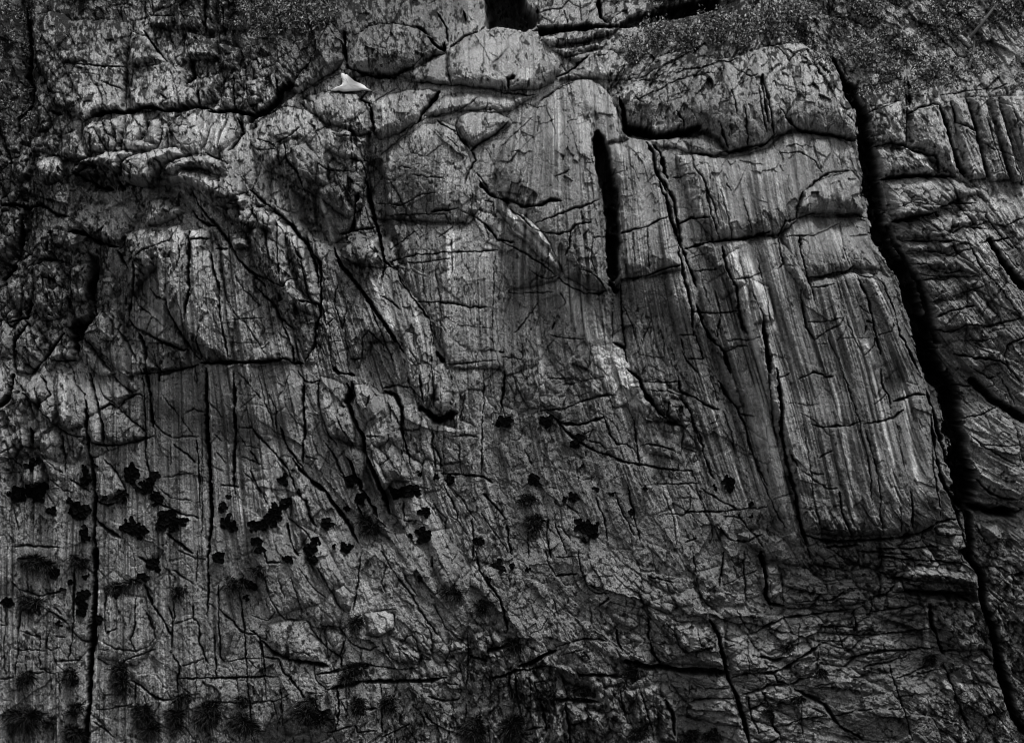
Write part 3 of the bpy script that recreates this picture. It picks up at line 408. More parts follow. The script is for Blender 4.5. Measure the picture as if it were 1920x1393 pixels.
LICHEN = """100,100,1.1 40,300,1.0 300,60,1.25 430,50,1.2 180,100,.6 260,150,.35 560,60,1.1 600,180,.7 740,60,.8 740,120,.3 940,110,.2 850,30,.4 1100,20,.5 1250,90,1.0 1350,60,1.0 1150,130,.7 1600,60,.7 1500,100,.5 1850,80,.6 1700,150,.9
1850,200,.2 1400,200,.05 1300,240,.2 850,370,.55 800,260,-.1 760,400,.45 850,500,.0 250,270,.25 320,320,.25 230,380,.6 60,450,.7 100,550,.5 60,620,.5 350,550,.2 500,450,.4 620,250,.2 600,400,.3 700,220,.4 1000,300,-.2 1200,350,-.2 1500,350,-.3
1600,600,-.2 1650,850,-.2 1750,450,.1 1850,550,.1 1850,850,.1 1850,1150,.5 1850,1300,.6 1600,1100,.4 1600,1250,.2 1400,1250,.15 1100,1250,.4 1000,1350,.6 1100,1100,.3 1000,900,.2 1200,800,.15 1050,650,.05 700,600,.15 700,900,.15 750,1100,.05
500,850,-.1 300,850,-.1 100,950,.15 300,1150,.0 100,1300,.25 450,1350,.3 700,1330,.4 60,750,.0"""
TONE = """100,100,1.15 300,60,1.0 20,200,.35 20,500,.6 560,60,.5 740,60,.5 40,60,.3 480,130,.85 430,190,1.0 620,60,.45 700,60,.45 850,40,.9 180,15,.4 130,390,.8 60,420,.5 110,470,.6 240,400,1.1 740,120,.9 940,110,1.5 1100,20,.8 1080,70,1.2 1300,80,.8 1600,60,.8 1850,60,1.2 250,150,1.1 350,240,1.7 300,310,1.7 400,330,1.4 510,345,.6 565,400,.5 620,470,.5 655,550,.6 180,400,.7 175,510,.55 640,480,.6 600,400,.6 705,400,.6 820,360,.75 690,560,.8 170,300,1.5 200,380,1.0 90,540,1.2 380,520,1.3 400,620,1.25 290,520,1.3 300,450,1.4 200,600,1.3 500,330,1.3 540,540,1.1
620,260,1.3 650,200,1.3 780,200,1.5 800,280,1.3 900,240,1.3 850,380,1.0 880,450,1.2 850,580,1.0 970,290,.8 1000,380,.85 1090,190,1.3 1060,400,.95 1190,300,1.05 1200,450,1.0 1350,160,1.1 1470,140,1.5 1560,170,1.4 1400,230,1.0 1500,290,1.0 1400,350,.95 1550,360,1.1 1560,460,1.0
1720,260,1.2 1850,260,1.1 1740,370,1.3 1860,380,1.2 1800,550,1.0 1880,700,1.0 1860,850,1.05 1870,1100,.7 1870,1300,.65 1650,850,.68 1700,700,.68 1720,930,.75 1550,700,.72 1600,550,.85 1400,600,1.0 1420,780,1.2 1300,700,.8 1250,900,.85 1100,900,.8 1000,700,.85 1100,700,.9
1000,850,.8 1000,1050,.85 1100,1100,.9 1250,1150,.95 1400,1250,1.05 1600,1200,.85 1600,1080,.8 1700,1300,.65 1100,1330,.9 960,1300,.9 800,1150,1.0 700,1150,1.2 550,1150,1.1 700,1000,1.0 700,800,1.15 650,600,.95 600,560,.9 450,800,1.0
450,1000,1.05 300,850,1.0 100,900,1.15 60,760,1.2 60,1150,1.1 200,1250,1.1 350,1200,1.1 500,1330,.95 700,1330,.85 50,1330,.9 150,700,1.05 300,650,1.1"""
VEIN_AND_LIT_CREST = """13 .42 195,300 250,292 330,285 400,300;12 .46 330,335 400,345 450,362 470,395;12 .44 470,395 510,410 545,440;11 .46 545,440 575,470 588,510 590,560;8 .5 85,310 120,312;6 .6 1372,470 1385,520 1400,570 1412,640 1425,720;4 .5 1300,650 1330,760 1370,860 1400,950;4 .5 1620,640 1650,760 1668,860 1680,960;3 .5 1560,700 1575,800 1583,880;3 .5 1345,330 1365,400 1380,450;7 .55 1395,490 1412,520 1430,560 1448,610;9 .6 1425,720 1440,800 1458,860 1475,930 1485,1000;5 .5 1690,720 1700,800 1712,860 1725,930;4 .45 1583,800 1590,900 1597,980;3 .5 780,590 798,640 808,700;
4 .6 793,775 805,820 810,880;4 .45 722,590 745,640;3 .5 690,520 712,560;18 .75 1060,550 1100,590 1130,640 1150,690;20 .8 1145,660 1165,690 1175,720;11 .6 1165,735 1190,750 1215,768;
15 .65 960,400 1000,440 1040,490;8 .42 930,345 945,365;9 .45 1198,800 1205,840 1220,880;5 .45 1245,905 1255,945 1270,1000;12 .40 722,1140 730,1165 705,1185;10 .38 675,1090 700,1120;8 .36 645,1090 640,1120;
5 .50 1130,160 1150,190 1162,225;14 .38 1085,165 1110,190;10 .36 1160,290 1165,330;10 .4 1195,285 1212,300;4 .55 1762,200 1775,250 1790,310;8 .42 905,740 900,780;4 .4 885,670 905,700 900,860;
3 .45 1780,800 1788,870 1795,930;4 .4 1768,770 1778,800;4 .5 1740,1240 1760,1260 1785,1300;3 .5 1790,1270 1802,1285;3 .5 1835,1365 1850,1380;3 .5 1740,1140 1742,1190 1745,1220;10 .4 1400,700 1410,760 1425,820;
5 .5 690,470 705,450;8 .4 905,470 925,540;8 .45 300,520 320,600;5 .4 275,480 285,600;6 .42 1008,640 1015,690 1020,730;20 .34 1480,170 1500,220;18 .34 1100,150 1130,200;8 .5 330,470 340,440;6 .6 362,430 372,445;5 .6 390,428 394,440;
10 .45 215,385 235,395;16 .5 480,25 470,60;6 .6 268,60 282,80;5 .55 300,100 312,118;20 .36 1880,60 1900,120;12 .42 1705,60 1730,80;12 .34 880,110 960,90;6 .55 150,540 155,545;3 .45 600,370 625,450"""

BANDF = """1600,800,1.2 1400,600,1.1 1200,400,1 1050,300,1 380,550,1.1 300,850,.9 450,850,1 1400,180,.5 1850,250,.9 1850,600,.9 740,120,.3 200,130,.4 60,500,.3 850,300,.6 850,550,.75 1000,900,.65 1100,1150,.15 1000,1250,.25
700,1150,.35 550,1150,.25 1400,1200,.3 1600,1250,.35 1850,1200,.7 200,1200,.8 60,1150,.95 700,850,.6 300,320,.5 600,300,.8 700,650,1.1 1600,60,.4 850,850,.75 1450,350,.8 1100,750,.7 940,110,.4 1200,1300,.35"""
KNOB = """110,320,26 170,300,24 230,310,26 290,300,28 350,300,26 400,310,26 420,345,26 455,370,26 480,400,28 515,410,28 545,440,24 575,470,22 590,520,20 588,560,18 60,300,30 40,380,34 30,470,34 90,540,40 40,600,40 60,660,36 120,660,26
60,740,34 40,830,30 100,850,30 430,160,34 470,190,30 380,170,26 330,240,30 210,250,26 620,1190,26 780,1230,36 860,1220,36 920,1210,30 1000,1270,34 1060,1290,34 1130,1330,40 1230,1140,30 1700,400,30 1800,380,34 1760,430,30 1650,1060,36
1560,1050,30 1750,1050,26 1250,770,36 660,250,26"""
KNOB2 = """1350,1190,60 1500,1120,50 1600,1230,60 1450,1330,60 1150,1190,45 1250,1300,50 1700,1180,50 1850,1100,50 1870,1250,50 700,300,30 620,330,40 720,470,40 900,1050,40 760,850,40 560,620,40 300,120,50 150,150,50 1480,130,40 1300,150,40 940,110,26 580,250,40 1100,700,50 1000,750,50"""
TUFTS = """229 1096 28 11|wide dark grass tuft along a ledge right of the long black vertical crack, low left
336 1111 13 11|small black grass tuft right of the wide ledge tuft, low left
60 1128 22 17|shaggy dark grass tuft at the left edge above the fine jointed rock
229 1270 18 24|black grass tuft hanging just right of the long vertical crack near the bottom
47 1268 17 12|thin dark grass tuft above the big shaggy one in the bottom left corner
135 1268 14 16|loose dark grass tuft just left of the long vertical crack near the bottom
36 1340 42 24|largest shaggy black grass tuft, in the bottom left corner
140 1327 15 12|dark grass tuft at the foot of the long vertical crack
96 1351 10 10|small round tuft right of the largest corner tuft
146 1374 19 20|black grass tuft on the bottom edge under the long vertical crack
272 1345 20 30|tall dark hanging tuft at the bottom, first right of the long vertical crack
326 1348 14 24|slim dark hanging tuft at the bottom, second right of the long vertical crack
385 1342 18 34|long black hanging tuft at the bottom, third right of the long vertical crack
443 1350 27 20|broad dark tuft at the bottom, fourth right of the long vertical crack
453 1315 8 13|narrow wisp of grass above the broad fourth tuft at the bottom
443 1092 20 12|spreading dark tuft beside the lichen spots, below the black lichen colony
482 1069 18 9|flat wispy tuft running up to the right from the spreading tuft
65 1046 30 16|dark shaggy tuft under the left lichen colony
146 1049 16 15|dark tuft straddling the crack left of the long black fissure
338 1309 18 8|low dark fringe of grass along a diagonal crack near the bottom
670 1160 12 17|compact black tuft between the two bright rough rocks, lower left of centre
848 1106 14 18|spiky black tuft on the slanting slab, lower centre
905 1137 8 13|narrow black tuft lower right of the spiky one, lower centre
962 1204 20 16|black tuft at the left end of the ragged overhang, bottom centre
663 1262 20 16|dark tuft under the jointed band, bottom left of centre
579 1317 18 26|tall dark tuft at the foot of the slanting crack, bottom left of centre
600 1345 12 12|small tuft just below the tall one, bottom left of centre
673 1320 14 18|dim dark tuft below the flat jointed band, bottom left of centre
730 1317 12 15|round dark tuft right of the dim one, bottom left of centre
897 1358 21 26|big dark tuft at the bottom edge, left of the vertical middle line
962 1360 22 28|big dark tuft at the bottom edge on the vertical middle line
1094 1293 26 12|black fringe of grass under a shelf, bottom centre
1031 1301 15 9|small fringe of grass left of the black shelf fringe, bottom centre
1187 1262 22 18|dark tuft in the hollow at the middle of the long overhang
1289 1376 15 16|dark tuft at the bottom edge under the pale square blocks
1338 1372 15 16|dark tuft at the bottom edge right of the pale square blocks
1200 1366 18 13|dark tuft at the bottom edge between two rock ribs
1740 1236 13 10|fine rosette of grass on the banded rock, lower right
1474 1214 9 12|black plant set in a small dark niche, lower right
1542 1260 11 8|small tuft on the end of a curved crack, lower right
987 935 16 12|dim fuzzy tuft left of the kidney shaped lichen, above centre bottom
1005 982 17 19|dark drooping tuft left of the kidney shaped lichen
697 978 18 20|dark wispy plant in the slanting chute, left of centre
1493 1309 12 7|low fringe of grass on a jagged crack, bottom right
1441 1332 8 13|dark tuft in the vertical gap, bottom right
228 930 12 9|dark wisp of grass amid the big lichen colony, left"""
LICH = """65 918 30 20|large black lichen patch at the left edge, right half of the colony
31 931 24 14|black lichen patch touching the left edge of the cliff
62 866 12 13|small dark lichen patch above the large left edge patch
146 953 19 25|rounded black lichen patch left of the long black vertical fissure
180 873 8 6|two lobed black lichen spot right of the long fissure
160 890 9 18|black lichen spot left of the long fissure
250 879 15 10|black lichen patch at the top of the colony right of the fissure
240 898 18 18|dense black lichen patch in the middle of the colony right of the fissure
285 893 10 11|ring of black lichen at the right of the colony beside the fissure
271 918 15 14|black lichen patch at the lower side of the colony beside the fissure
227 932 11 11|black lichen patch at the pointed foot of the slanting slab
198 935 8 4|thin black lichen streak on the foot of the slanting slab
256 990 26 18|scalloped ring of black lichen above the wide ledge tuft
328 976 28 22|biggest solid black lichen patch, left quarter of the cliff
297 935 18 12|black lichen patch between the colony and the biggest solid patch
300 980 14 12|black lichen patch joined to the left of the biggest solid patch
153 1001 14 12|black lichen patch under the rounded one, left of the long fissure
417 953 8 10|small black lichen patch right of the second vertical crack
430 985 14 17|black lichen patch on the third vertical crack
430 932 6 5|tiny black lichen spot above the patch on the third crack
482 984 16 16|black lichen patch at the left of the middle colony
512 966 28 24|dense spotted black lichen colony, left of centre
486 1020 12 14|loose black lichen patch under the dense spotted colony
530 903 8 13|chain of black lichen spots above the dense spotted colony
538 941 7 9|pair of lichen spots just above the dense spotted colony
95 956 9 8|small lichen patch below the large left edge patch
154 1118 12 22|tall black lichen patch left of the long fissure, lower left
155 1148 9 14|black lichen drip below the tall patch left of the fissure
130 1093 6 8|hook shaped black lichen spot above the tall patch
116 1106 9 4|flat black lichen spot left of the tall patch
161 1081 8 6|scalloped lichen spot above the tall patch
99 1075 9 11|rounded black lichen patch on the pale rock, lower left
14 1132 12 8|slanting black lichen patch on the left edge, lower left
109 1170 7 7|lone triangular lichen spot, lower left
187 1158 7 10|black lichen spot right of the long fissure, lower left
219 1117 7 6|hooked lichen spot under the wide ledge tuft
287 1055 10 20|tall black lichen patch right of the wide ledge tuft
268 1082 9 9|ragged lichen patch at the right end of the wide ledge tuft
411 1041 16 10|black lichen patch astride the third vertical crack
475 1101 10 7|flat black lichen patch right of the spreading tuft
462 1118 6 9|two small lichen spots below the flat patch
582 1034 19 11|black lichen patch at the head of the slanting slabs
645 1026 13 7|black lichen patch right of the one at the head of the slanting slabs
595 1015 8 8|round lichen spot above the head of the slanting slabs
626 1023 5 5|tiny round lichen spot between two patches, left of centre
582 1049 10 7|black lichen patch just below the head of the slanting slabs
540 1050 14 6|speckled lichen patch left of the slanting slabs
793 998 18 15|solid black hole like lichen patch under the pale knob, centre left
795 958 10 11|black lichen patch on the pale knob, centre left
771 1004 6 6|round black lichen spot left of the solid hole like patch
787 889 10 5|arched lichen spot on the smooth hump
819 892 8 6|small arched lichen spot right of the smooth hump
766 925 20 16|ragged lichen colony left of the smooth hump
738 924 10 10|cluster of lichen rings left of the ragged colony
676 940 10 12|pair of arched lichen spots on the slanting slab
656 902 11 18|dark lichen streak in the slanting chute
652 951 8 7|small curled lichen spot left of the slanting chute
897 1012 9 10|black lichen spot in a diagonal cleft, below centre
613 982 8 10|three tiny lichen dots, left of the slanting chute
559 923 7 5|flat lichen spot at the top of the smooth long block
952 793 17 13|black lichen patch at the left tip of the shattered pale streak
842 896 12 9|dark lichen at the foot of the pale vertical rib
1002 898 12 16|branching black lichen patch above the dim fuzzy tuft
1101 990 22 18|kidney shaped black lichen patch, alone on the smooth lower centre
1096 1012 10 4|thin black lichen sliver under the kidney shaped patch
1369 909 12 16|black lichen patch in the fan of thin bands, right of centre
1342 913 5 5|round lichen spot beside the patch in the fan of thin bands
1409 943 8 6|small black lichen patch near the foot of the pale rib
1409 967 6 5|round lichen spot below the pale rib
1080 928 10 10|scatter of tiny lichen dots above the kidney shaped patch
1057 937 8 5|flat lichen spot left of the tiny dots
1186 960 9 6|two lichen spots in a slanting groove, centre right
1210 914 6 4|single flat lichen spot, centre right
1117 916 9 5|arched lichen spot with two dots, centre
1148 926 6 6|pair of small lichen dots right of the arched spot
1091 875 5 4|single dot of lichen on the smooth face, centre
1085 828 20 9|black lichen along a crack below the shattered pale streak
1028 792 15 10|dark lichen on the shattered band, centre
957 1060 7 6|round lichen spot, lower centre
936 1062 10 9|black spiky lichen patch, lower centre
918 1085 6 9|narrow lichen spot beside the slanting groove, lower centre
788 1088 6 7|star shaped lichen spot, lower centre
988 1069 5 6|tiny lichen spot beside a dark twig shaped crack, lower centre"""
SHRUBS = """1185 95 32 26 900|leafy shrub at the left end of the thicket, above the small blotched block
1235 68 36 30 1300|leafy shrub in the thicket right of the pale ledges
1290 72 36 32 1300|dense dark shrub in the middle of the thicket
1345 55 38 36 1500|tall leafy shrub behind the scalloped pale edge of the broad block
1395 60 34 34 1300|leafy shrub with a dark gap behind it, right part of the thicket
1440 35 36 30 1200|leafy shrub right of the dark gap, at the top of the cliff
1500 30 34 24 1000|low bush with bright leaves on the top edge, right of the thicket
1620 100 34 26 1000|bush hanging over the head of the black crevice
1665 135 30 22 800|small bush at the right shoulder of the crevice head
1740 130 34 20 800|low bush above the tilted bright edged slab
545 20 40 28 1100|bush on the upper ledge left of the dark dome
600 30 30 22 700|small bush just above the pointed slab"""

# ------------------------------------------------------------------ numpy noise
F4 = np.float32
def vnoise(x, y, seed):
    t = np.random.RandomState(seed).rand(256, 256).astype(F4)
    xi = np.floor(x).astype(np.int32); yi = np.floor(y).astype(np.int32)
    fx = (x - xi).astype(F4); fy = (y - yi).astype(F4)
    fx = fx * fx * (3 - 2 * fx); fy = fy * fy * (3 - 2 * fy)
    x0 = xi & 255; x1 = (xi + 1) & 255; y0 = yi & 255; y1 = (yi + 1) & 255
    a = t[y0, x0]; b = t[y0, x1]; c = t[y1, x0]; d = t[y1, x1]
    return (a + (b - a) * fx + (c - a) * fy + (a - b - c + d) * fx * fy) * 2 - 1
def fbm(x, y, seed, octv=4, gain=.5):
    r = 0; a = 1; s = 0
    for k in range(octv):
        r = r + a * vnoise(x * 2 ** k + 17.3 * k, y * 2 ** k + 9.1 * k, seed + k); s += a; a *= gain
    return r / s
def sstep(a, b, x):
    t = np.clip((x - a) / (b - a), 0, 1); return t * t * (3 - 2 * t)
def scat(txt):
    return [tuple(float(q) for q in p.split(",")) for p in txt.split()]
def blend(U, V, pts, sig, ky=1.0):
    """smooth interpolation of scattered values"""
    num = np.zeros(U.shape, F4); den = np.full(U.shape, 1e-9, F4)
    for (u, v, a) in pts:
        wgt = np.exp(-(((U - u) ** 2 + ((V - v) * ky) ** 2) / (2 * sig * sig))).astype(F4) + 1e-7
        num += wgt * a; den += wgt
    return num / den

# ------------------------------------------------------------------ the survey grid
STEP = 1.2
core_u = np.arange(-24, 1944.1, STEP); core_v = np.arange(-24, 1417.1, STEP)
ext = np.cumsum(np.linspace(1.5, 16, 34))
ua = np.concatenate([core_u[0] - ext[::-1], core_u, core_u[-1] + ext]).astype(F4)
va = np.concatenate([core_v[0] - ext[::-1], core_v, core_v[-1] + ext]).astype(F4)
NU, NV = len(ua), len(va)
U, V = np.meshgrid(ua, va)
UC = np.clip(U, 0, 1920); VC = np.clip(V, 0, 1393)

def up(Z, cu, cv):
    """bilinear lift of a coarse field (cu, cv regular) to the grid"""
    x = np.clip((U - cu[0]) / (cu[1] - cu[0]), 0, len(cu) - 1.001); y = np.clip((V - cv[0]) / (cv[1] - cv[0]), 0, len(cv) - 1.001)
    xi = x.astype(np.int32); yi = y.astype(np.int32); fx = x - xi; fy = y - yi
    return ((Z[yi, xi] * (1 - fx) + Z[yi, xi + 1] * fx) * (1 - fy) + (Z[yi + 1, xi] * (1 - fx) + Z[yi + 1, xi + 1] * fx) * fy).astype(F4)
cu = np.arange(-340, 2270, 8.0); cv = np.arange(-340, 1750, 8.0)
CU, CV = np.meshgrid(cu, cv)
ANG = up(blend(np.clip(CU, 0, 1920), np.clip(CV, 0, 1393), scat(DIR), 75), cu, cv)
ANG += 3.0 * fbm(U / 160, V / 200, 5, 3)
DX = np.sin(np.radians(ANG)).astype(F4); DY = np.cos(np.radians(ANG)).astype(F4)
H = up(blend(np.clip(CU, 0, 1920), np.clip(CV, 0, 1393), scat(REL), 56), cu, cv) * 1.35
H += .10 * fbm(U / 190, V / 230, 11, 3)
H -= .0026 * np.maximum(0, 560 - V) ** 1.0 * sstep(0, 1, (560 - V) / 200)      # the upper third leans back

# wandering of every edge and crack
WU = (2.6 * fbm(U / 26, V / 26, 21, 3) + 4.0 * fbm(U / 90, V / 90, 25, 2)).astype(F4)
WV = (2.6 * fbm(U / 26, V / 26, 31, 3) + 4.0 * fbm(U / 90, V / 90, 35, 2)).astype(F4)
WUH = (3.0 * fbm(U / 9, V / 9, 27, 4, .62)).astype(F4); WVH = (3.0 * fbm(U / 9, V / 9, 37, 4, .62)).astype(F4)
WU2 = U + WU * .8 + WUH; WV2 = V + WV * .8 + WVH #; WV2 = V + WV * .8

def window(u0, v0, u1, v1, m):
    a = max(np.searchsorted(ua, u0 - m), 0); b = min(np.searchsorted(ua, u1 + m) + 1, NU)
    c = max(np.searchsorted(va, v0 - m), 0); d = min(np.searchsorted(va, v1 + m) + 1, NV)
    return slice(c, d), slice(a, b)
def seg_dist(px, py, p, q):
    dx, dy = q[0] - p[0], q[1] - p[1]; L = dx * dx + dy * dy + 1e-6
    t = np.clip(((px - p[0]) * dx + (py - p[1]) * dy) / L, 0, 1)
    return np.sqrt((px - p[0] - t * dx) ** 2 + (py - p[1] - t * dy) ** 2), t

# ------------------------------------------------------------------ streaks that follow the banding
IUX = np.arange(NU, dtype=F4); IVX = np.arange(NV, dtype=F4)
def gather(f, x, y):
    xi = np.interp(x.ravel(), ua, IUX).reshape(x.shape).astype(F4); yi = np.interp(y.ravel(), va, IVX).reshape(y.shape).astype(F4)
    x0 = np.minimum(xi.astype(np.int32), NU - 2); y0 = np.minimum(yi.astype(np.int32), NV - 2); fx = xi - x0; fy = yi - y0
    return (f[y0, x0] * (1 - fx) + f[y0, x0 + 1] * fx) * (1 - fy) + (f[y0 + 1, x0] * (1 - fx) + f[y0 + 1, x0 + 1] * fx) * fy
def smear(f, st, n=3):
    acc = f.copy()
    for k in range(1, n + 1):
        for sg in (-1, 1): acc += gather(f, U + sg * k * st * DX, V + sg * k * st * DY)
    return acc / (2 * n + 1)
def streaks(seed, scale, passes):
    """noise smeared along the banding direction"""
    f = vnoise(U / scale, V / scale, seed) + .5 * vnoise(U / scale * 1.9 + 7, V / scale * 1.9, seed + 900)
    for st in passes: f = smear(f, st)
    return f / (f.std() + 1e-6)
ST_F = streaks(41, 2.6, (2.0, 7.0, 18.0))       # hairlines
ST_M = streaks(42, 6.0, (4.0, 14.0, 30.0))       # ribs
ST_C = streaks(43, 17.0, (9.0, 32.0, 60.0))     # broad bands

# ------------------------------------------------------------------ jointed facets aligned with the banding
def facets(size, ratio, seed, R):
    gx = WU2 / size; gy = WV2 / size
    ix = np.floor(gx).astype(np.int32); iy = np.floor(gy).astype(np.int32)
    f1 = np.full(U.shape, 9e9, F4); f2 = np.full(U.shape, 9e9, F4)
    hx = np.zeros(U.shape, F4); hy = hx.copy(); idn = np.zeros(U.shape, np.int32)
    rs = np.random.RandomState(seed); jx = rs.rand(128, 128).astype(F4); jy = rs.rand(128, 128).astype(F4)
    a = ratio ** .5
    for oy in range(-R, R + 1):
        for ox in range(-R, R + 1):
            cx = ix + ox; cy = iy + oy
            kx = cx & 127; ky = cy & 127
            ddx = (cx + jx[ky, kx] - gx).astype(F4); ddy = (cy + jy[ky, kx] - gy).astype(F4)
            al = (ddx * DX + ddy * DY) / a; ac = (ddx * DY - ddy * DX) * a
            d = al * al + ac * ac
            near = d < f1
            f2 = np.where(near, f1, np.minimum(f2, d)); f1 = np.where(near, d, f1)
            hx = np.where(near, ac, hx); hy = np.where(near, al, hy); idn = np.where(near, ky * 128 + kx, idn)
    rnd = rs.rand(128 * 128, 4).astype(F4) * 2 - 1
    q = rnd[idn]
    return np.sqrt(f2) - np.sqrt(f1), q[..., 0], q[..., 1] * hx + q[..., 2] * hy, q[..., 3]
E0, A0, T0, C0 = facets(112, 1.9, 70, 2)
E1, A1, T1, C1 = facets(46, 2.1, 71, 2)
E2, A2, T2, C2 = facets(18, 1.7, 72, 2)
E3, A3, T3, C3 = facets(8, 1.6, 73, 1)
jm = sstep(-.15, .35, fbm(U / 120, V / 120, 81, 3))        # where the rock is jointed
rough = up(blend(np.clip(CU, 0, 1920), np.clip(CV, 0, 1393), scat(ROUGH), 80), cu, cv)   # where it is broken up

HM = up(H[::1][:, ::1][np.ix_(np.searchsorted(va, cv).clip(0, NV - 1), np.searchsorted(ua, cu).clip(0, NU - 1))], cu, cv)
H += np.clip(.15 + .8 * rough ** 1.3, 0, 1.3) * (.045 * A0 + .17 * T0)
H += rough ** 1.4 * (.055 * A1 + .075 * T1 + .022 * A2 + .034 * T2) + (.012 * A3 + .016 * T3) * rough
H -= (.05 * rough * (1 - sstep(0, .10, E1)) * jm + .028 * (1 - sstep(0, .12, E2)) * rough * sstep(-.1, .3, fbm(U / 60, V / 60, 83, 3)))
KN = np.zeros(U.shape, F4); KN2 = np.zeros(U.shape, F4)
for (_u, _v, _r) in scat(KNOB2): KN2 = np.maximum(KN2, .5 * np.exp(-((U - _u) ** 2 + (V - _v) ** 2) / (2 * _r * _r)))
for (_u, _v, _r) in scat(KNOB): KN = np.maximum(KN, np.exp(-((U - _u) ** 2 + (V - _v) ** 2) / (2 * _r * _r)))
KN = np.maximum(KN, KN2)
l1 = np.sqrt(sstep(0, .55, E1)); l2 = np.sqrt(sstep(0, .6, E2))
H += KN * (.20 * (l1 - .6) + .10 * (l2 - .6) + .07 * A1 + .05 * A2)
band = up(blend(np.clip(CU, 0, 1920), np.clip(CV, 0, 1393), scat(BANDF), 80), cu, cv)
H += band * (.0095 * ST_F + .018 * ST_M + .034 * ST_C)
# ribs break back sharply on one side
gr = sstep(.9, 1.7, ST_M + .3 * ST_F); H -= .065 * gr * band
J1 = (1 - sstep(0, .07, E1)) * jm; J2 = (1 - sstep(0, .09, E2)) * sstep(-.1, .3, fbm(U / 60, V / 60, 83, 3))

# ------------------------------------------------------------------ rock masses
PID = np.zeros(U.shape, np.int16)
THINGS = []
def poly_pts(t): return [tuple(float(q) for q in p.split(",")) for p in t.split()]
for (txt, hh, R, nm, lab) in BL:
    P = poly_pts(txt); xs = [p[0] for p in P]; ys = [p[1] for p in P]
    sl = window(min(xs), min(ys), max(xs), max(ys), 26)
    px = WU2[sl]; py = WV2[sl]
    dist = np.full(px.shape, 1e9, F4); ins = np.zeros(px.shape, bool)
    for i in range(len(P)):
        p, q = P[i], P[(i + 1) % len(P)]
        dd, _ = seg_dist(px, py, p, q); dist = np.minimum(dist, dd)
        if p[1] != q[1]:
            c = ((p[1] > py) != (q[1] > py)) & (px < (q[0] - p[0]) * (py - p[1]) / (q[1] - p[1]) + p[0])
            ins ^= c
    t = np.clip(dist * (1 + .35 * A2[sl] + .25 * A1[sl]) / R, 0, 1); prof = .55 * t ** .8 + .45 * np.sqrt(np.clip(1 - (1 - t) ** 2, 0, 1))
    H[sl] += np.where(ins, hh * (.28 * sstep(0, 4, dist) + 1.1 * prof + (.45 * ((py - min(ys)) / (max(ys) - min(ys)) - .5) if hh > 0 and nm not in ('rock_pillar', 'rock_buttress') else 0)), -.07 * np.exp(-dist / 3.0))
    H[sl] -= np.where(ins, .05 * np.exp(-dist / 2.0), 0)
    if nm:
        THINGS.append((nm, lab)); PID[sl][ins] = len(THINGS)

# ------------------------------------------------------------------ traced cracks
OX = (0, 470, 940, 1420); OY = (0, 340, 690, 1033)
CRK = np.zeros(U.shape, F4)
wv = (1 + 1.0 * fbm(U / 17, V / 17, 91, 2)).astype(F4); wvb = (1 + .35 * fbm(U / 60, V / 60, 93, 2)).astype(F4)
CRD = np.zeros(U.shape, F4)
for tile, txt in CR.items():
    ox, oy = OX[tile % 4], OY[tile // 4]
    for line in txt.replace("\n", "").split(";"):
        tk = line.split()
        if len(tk) < 3: continue
        wd = float(tk[0]); P = [(ox + float(p.split(",")[0]) / 3.84, oy + float(p.split(",")[1]) / 3.84) for p in tk[1:]]
        hw = (.24 if wd >= 6 and wd < 9 else .19 if wd < 6 else .33 if wd < 12 else .40) * wd * (1 + wd / 18 * 1.2) + .35
        dep = {2: .035, 3: .09, 4: .16, 5: .24, 6: .36, 7: .5, 8: .7, 9: .75, 10: .95, 11: 1.1}.get(int(wd), .105 * wd)
        xs = [p[0] for p in P]; ys = [p[1] for p in P]
        sl = window(min(xs), min(ys), max(xs), max(ys), hw * 2.2 + 9)
        k = .55 if wd < 12 else .8
        px = U[sl] + WU[sl] * k + (WUH[sl] if wd < 12 else 0); py = V[sl] + WV[sl] * k + (WVH[sl] if wd < 12 else 0)
        dm = np.full(px.shape, 1e9, F4)
        n = len(P) - 1
        for i in range(n):
            dd, t = seg_dist(px, py, P[i], P[i + 1])
            s = (i + t) / n                      # taper towards both tips
            tp = np.clip(np.minimum(s, 1 - s) * 5 + .35, 0, 1) if wd < 9 else np.clip(np.minimum(s, 1 - s) * 7 + .35, 0, 1) if wd == 14 else 1.0
            dm = np.minimum(dm, dd / (hw * tp))
        dm = dm / (np.clip(wv[sl], .4, 1.8) if wd < 8 else wvb[sl] * (1 + .20 * A1[sl] + .16 * A2[sl] + .10 * A3[sl]))
        g = np.exp(-(np.clip(dm, 0, 6) ** (2.8 if wd < 7 else 4.0 if wd < 12 else 9.0)))
        CRK[sl] = np.maximum(CRK[sl], g * dep) if wd < 12 else np.maximum(CRK[sl], g * (dep + 0))
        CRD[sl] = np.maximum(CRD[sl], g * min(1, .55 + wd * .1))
        sh = .09 * dep
        H[sl] -= sh * np.exp(-dm / 2.0)
CRK *= 1 - np.where(CRK > .9, .35, 0) * sstep(.0, .45, fbm(U / 15, V / 24, 95, 4))      # rubble wedged in the deep clefts
H -= CRK

# ------------------------------------------------------------------ grain
H += rough * .020 * fbm(U / 12, V / 12, 101, 4, .6) + .0075 * fbm(U / 4.0, V / 4.0, 105, 3, .7)
pit = sstep(.35, .75, fbm(U / 7, V / 9, 107, 3)); H -= .03 * pit * rough

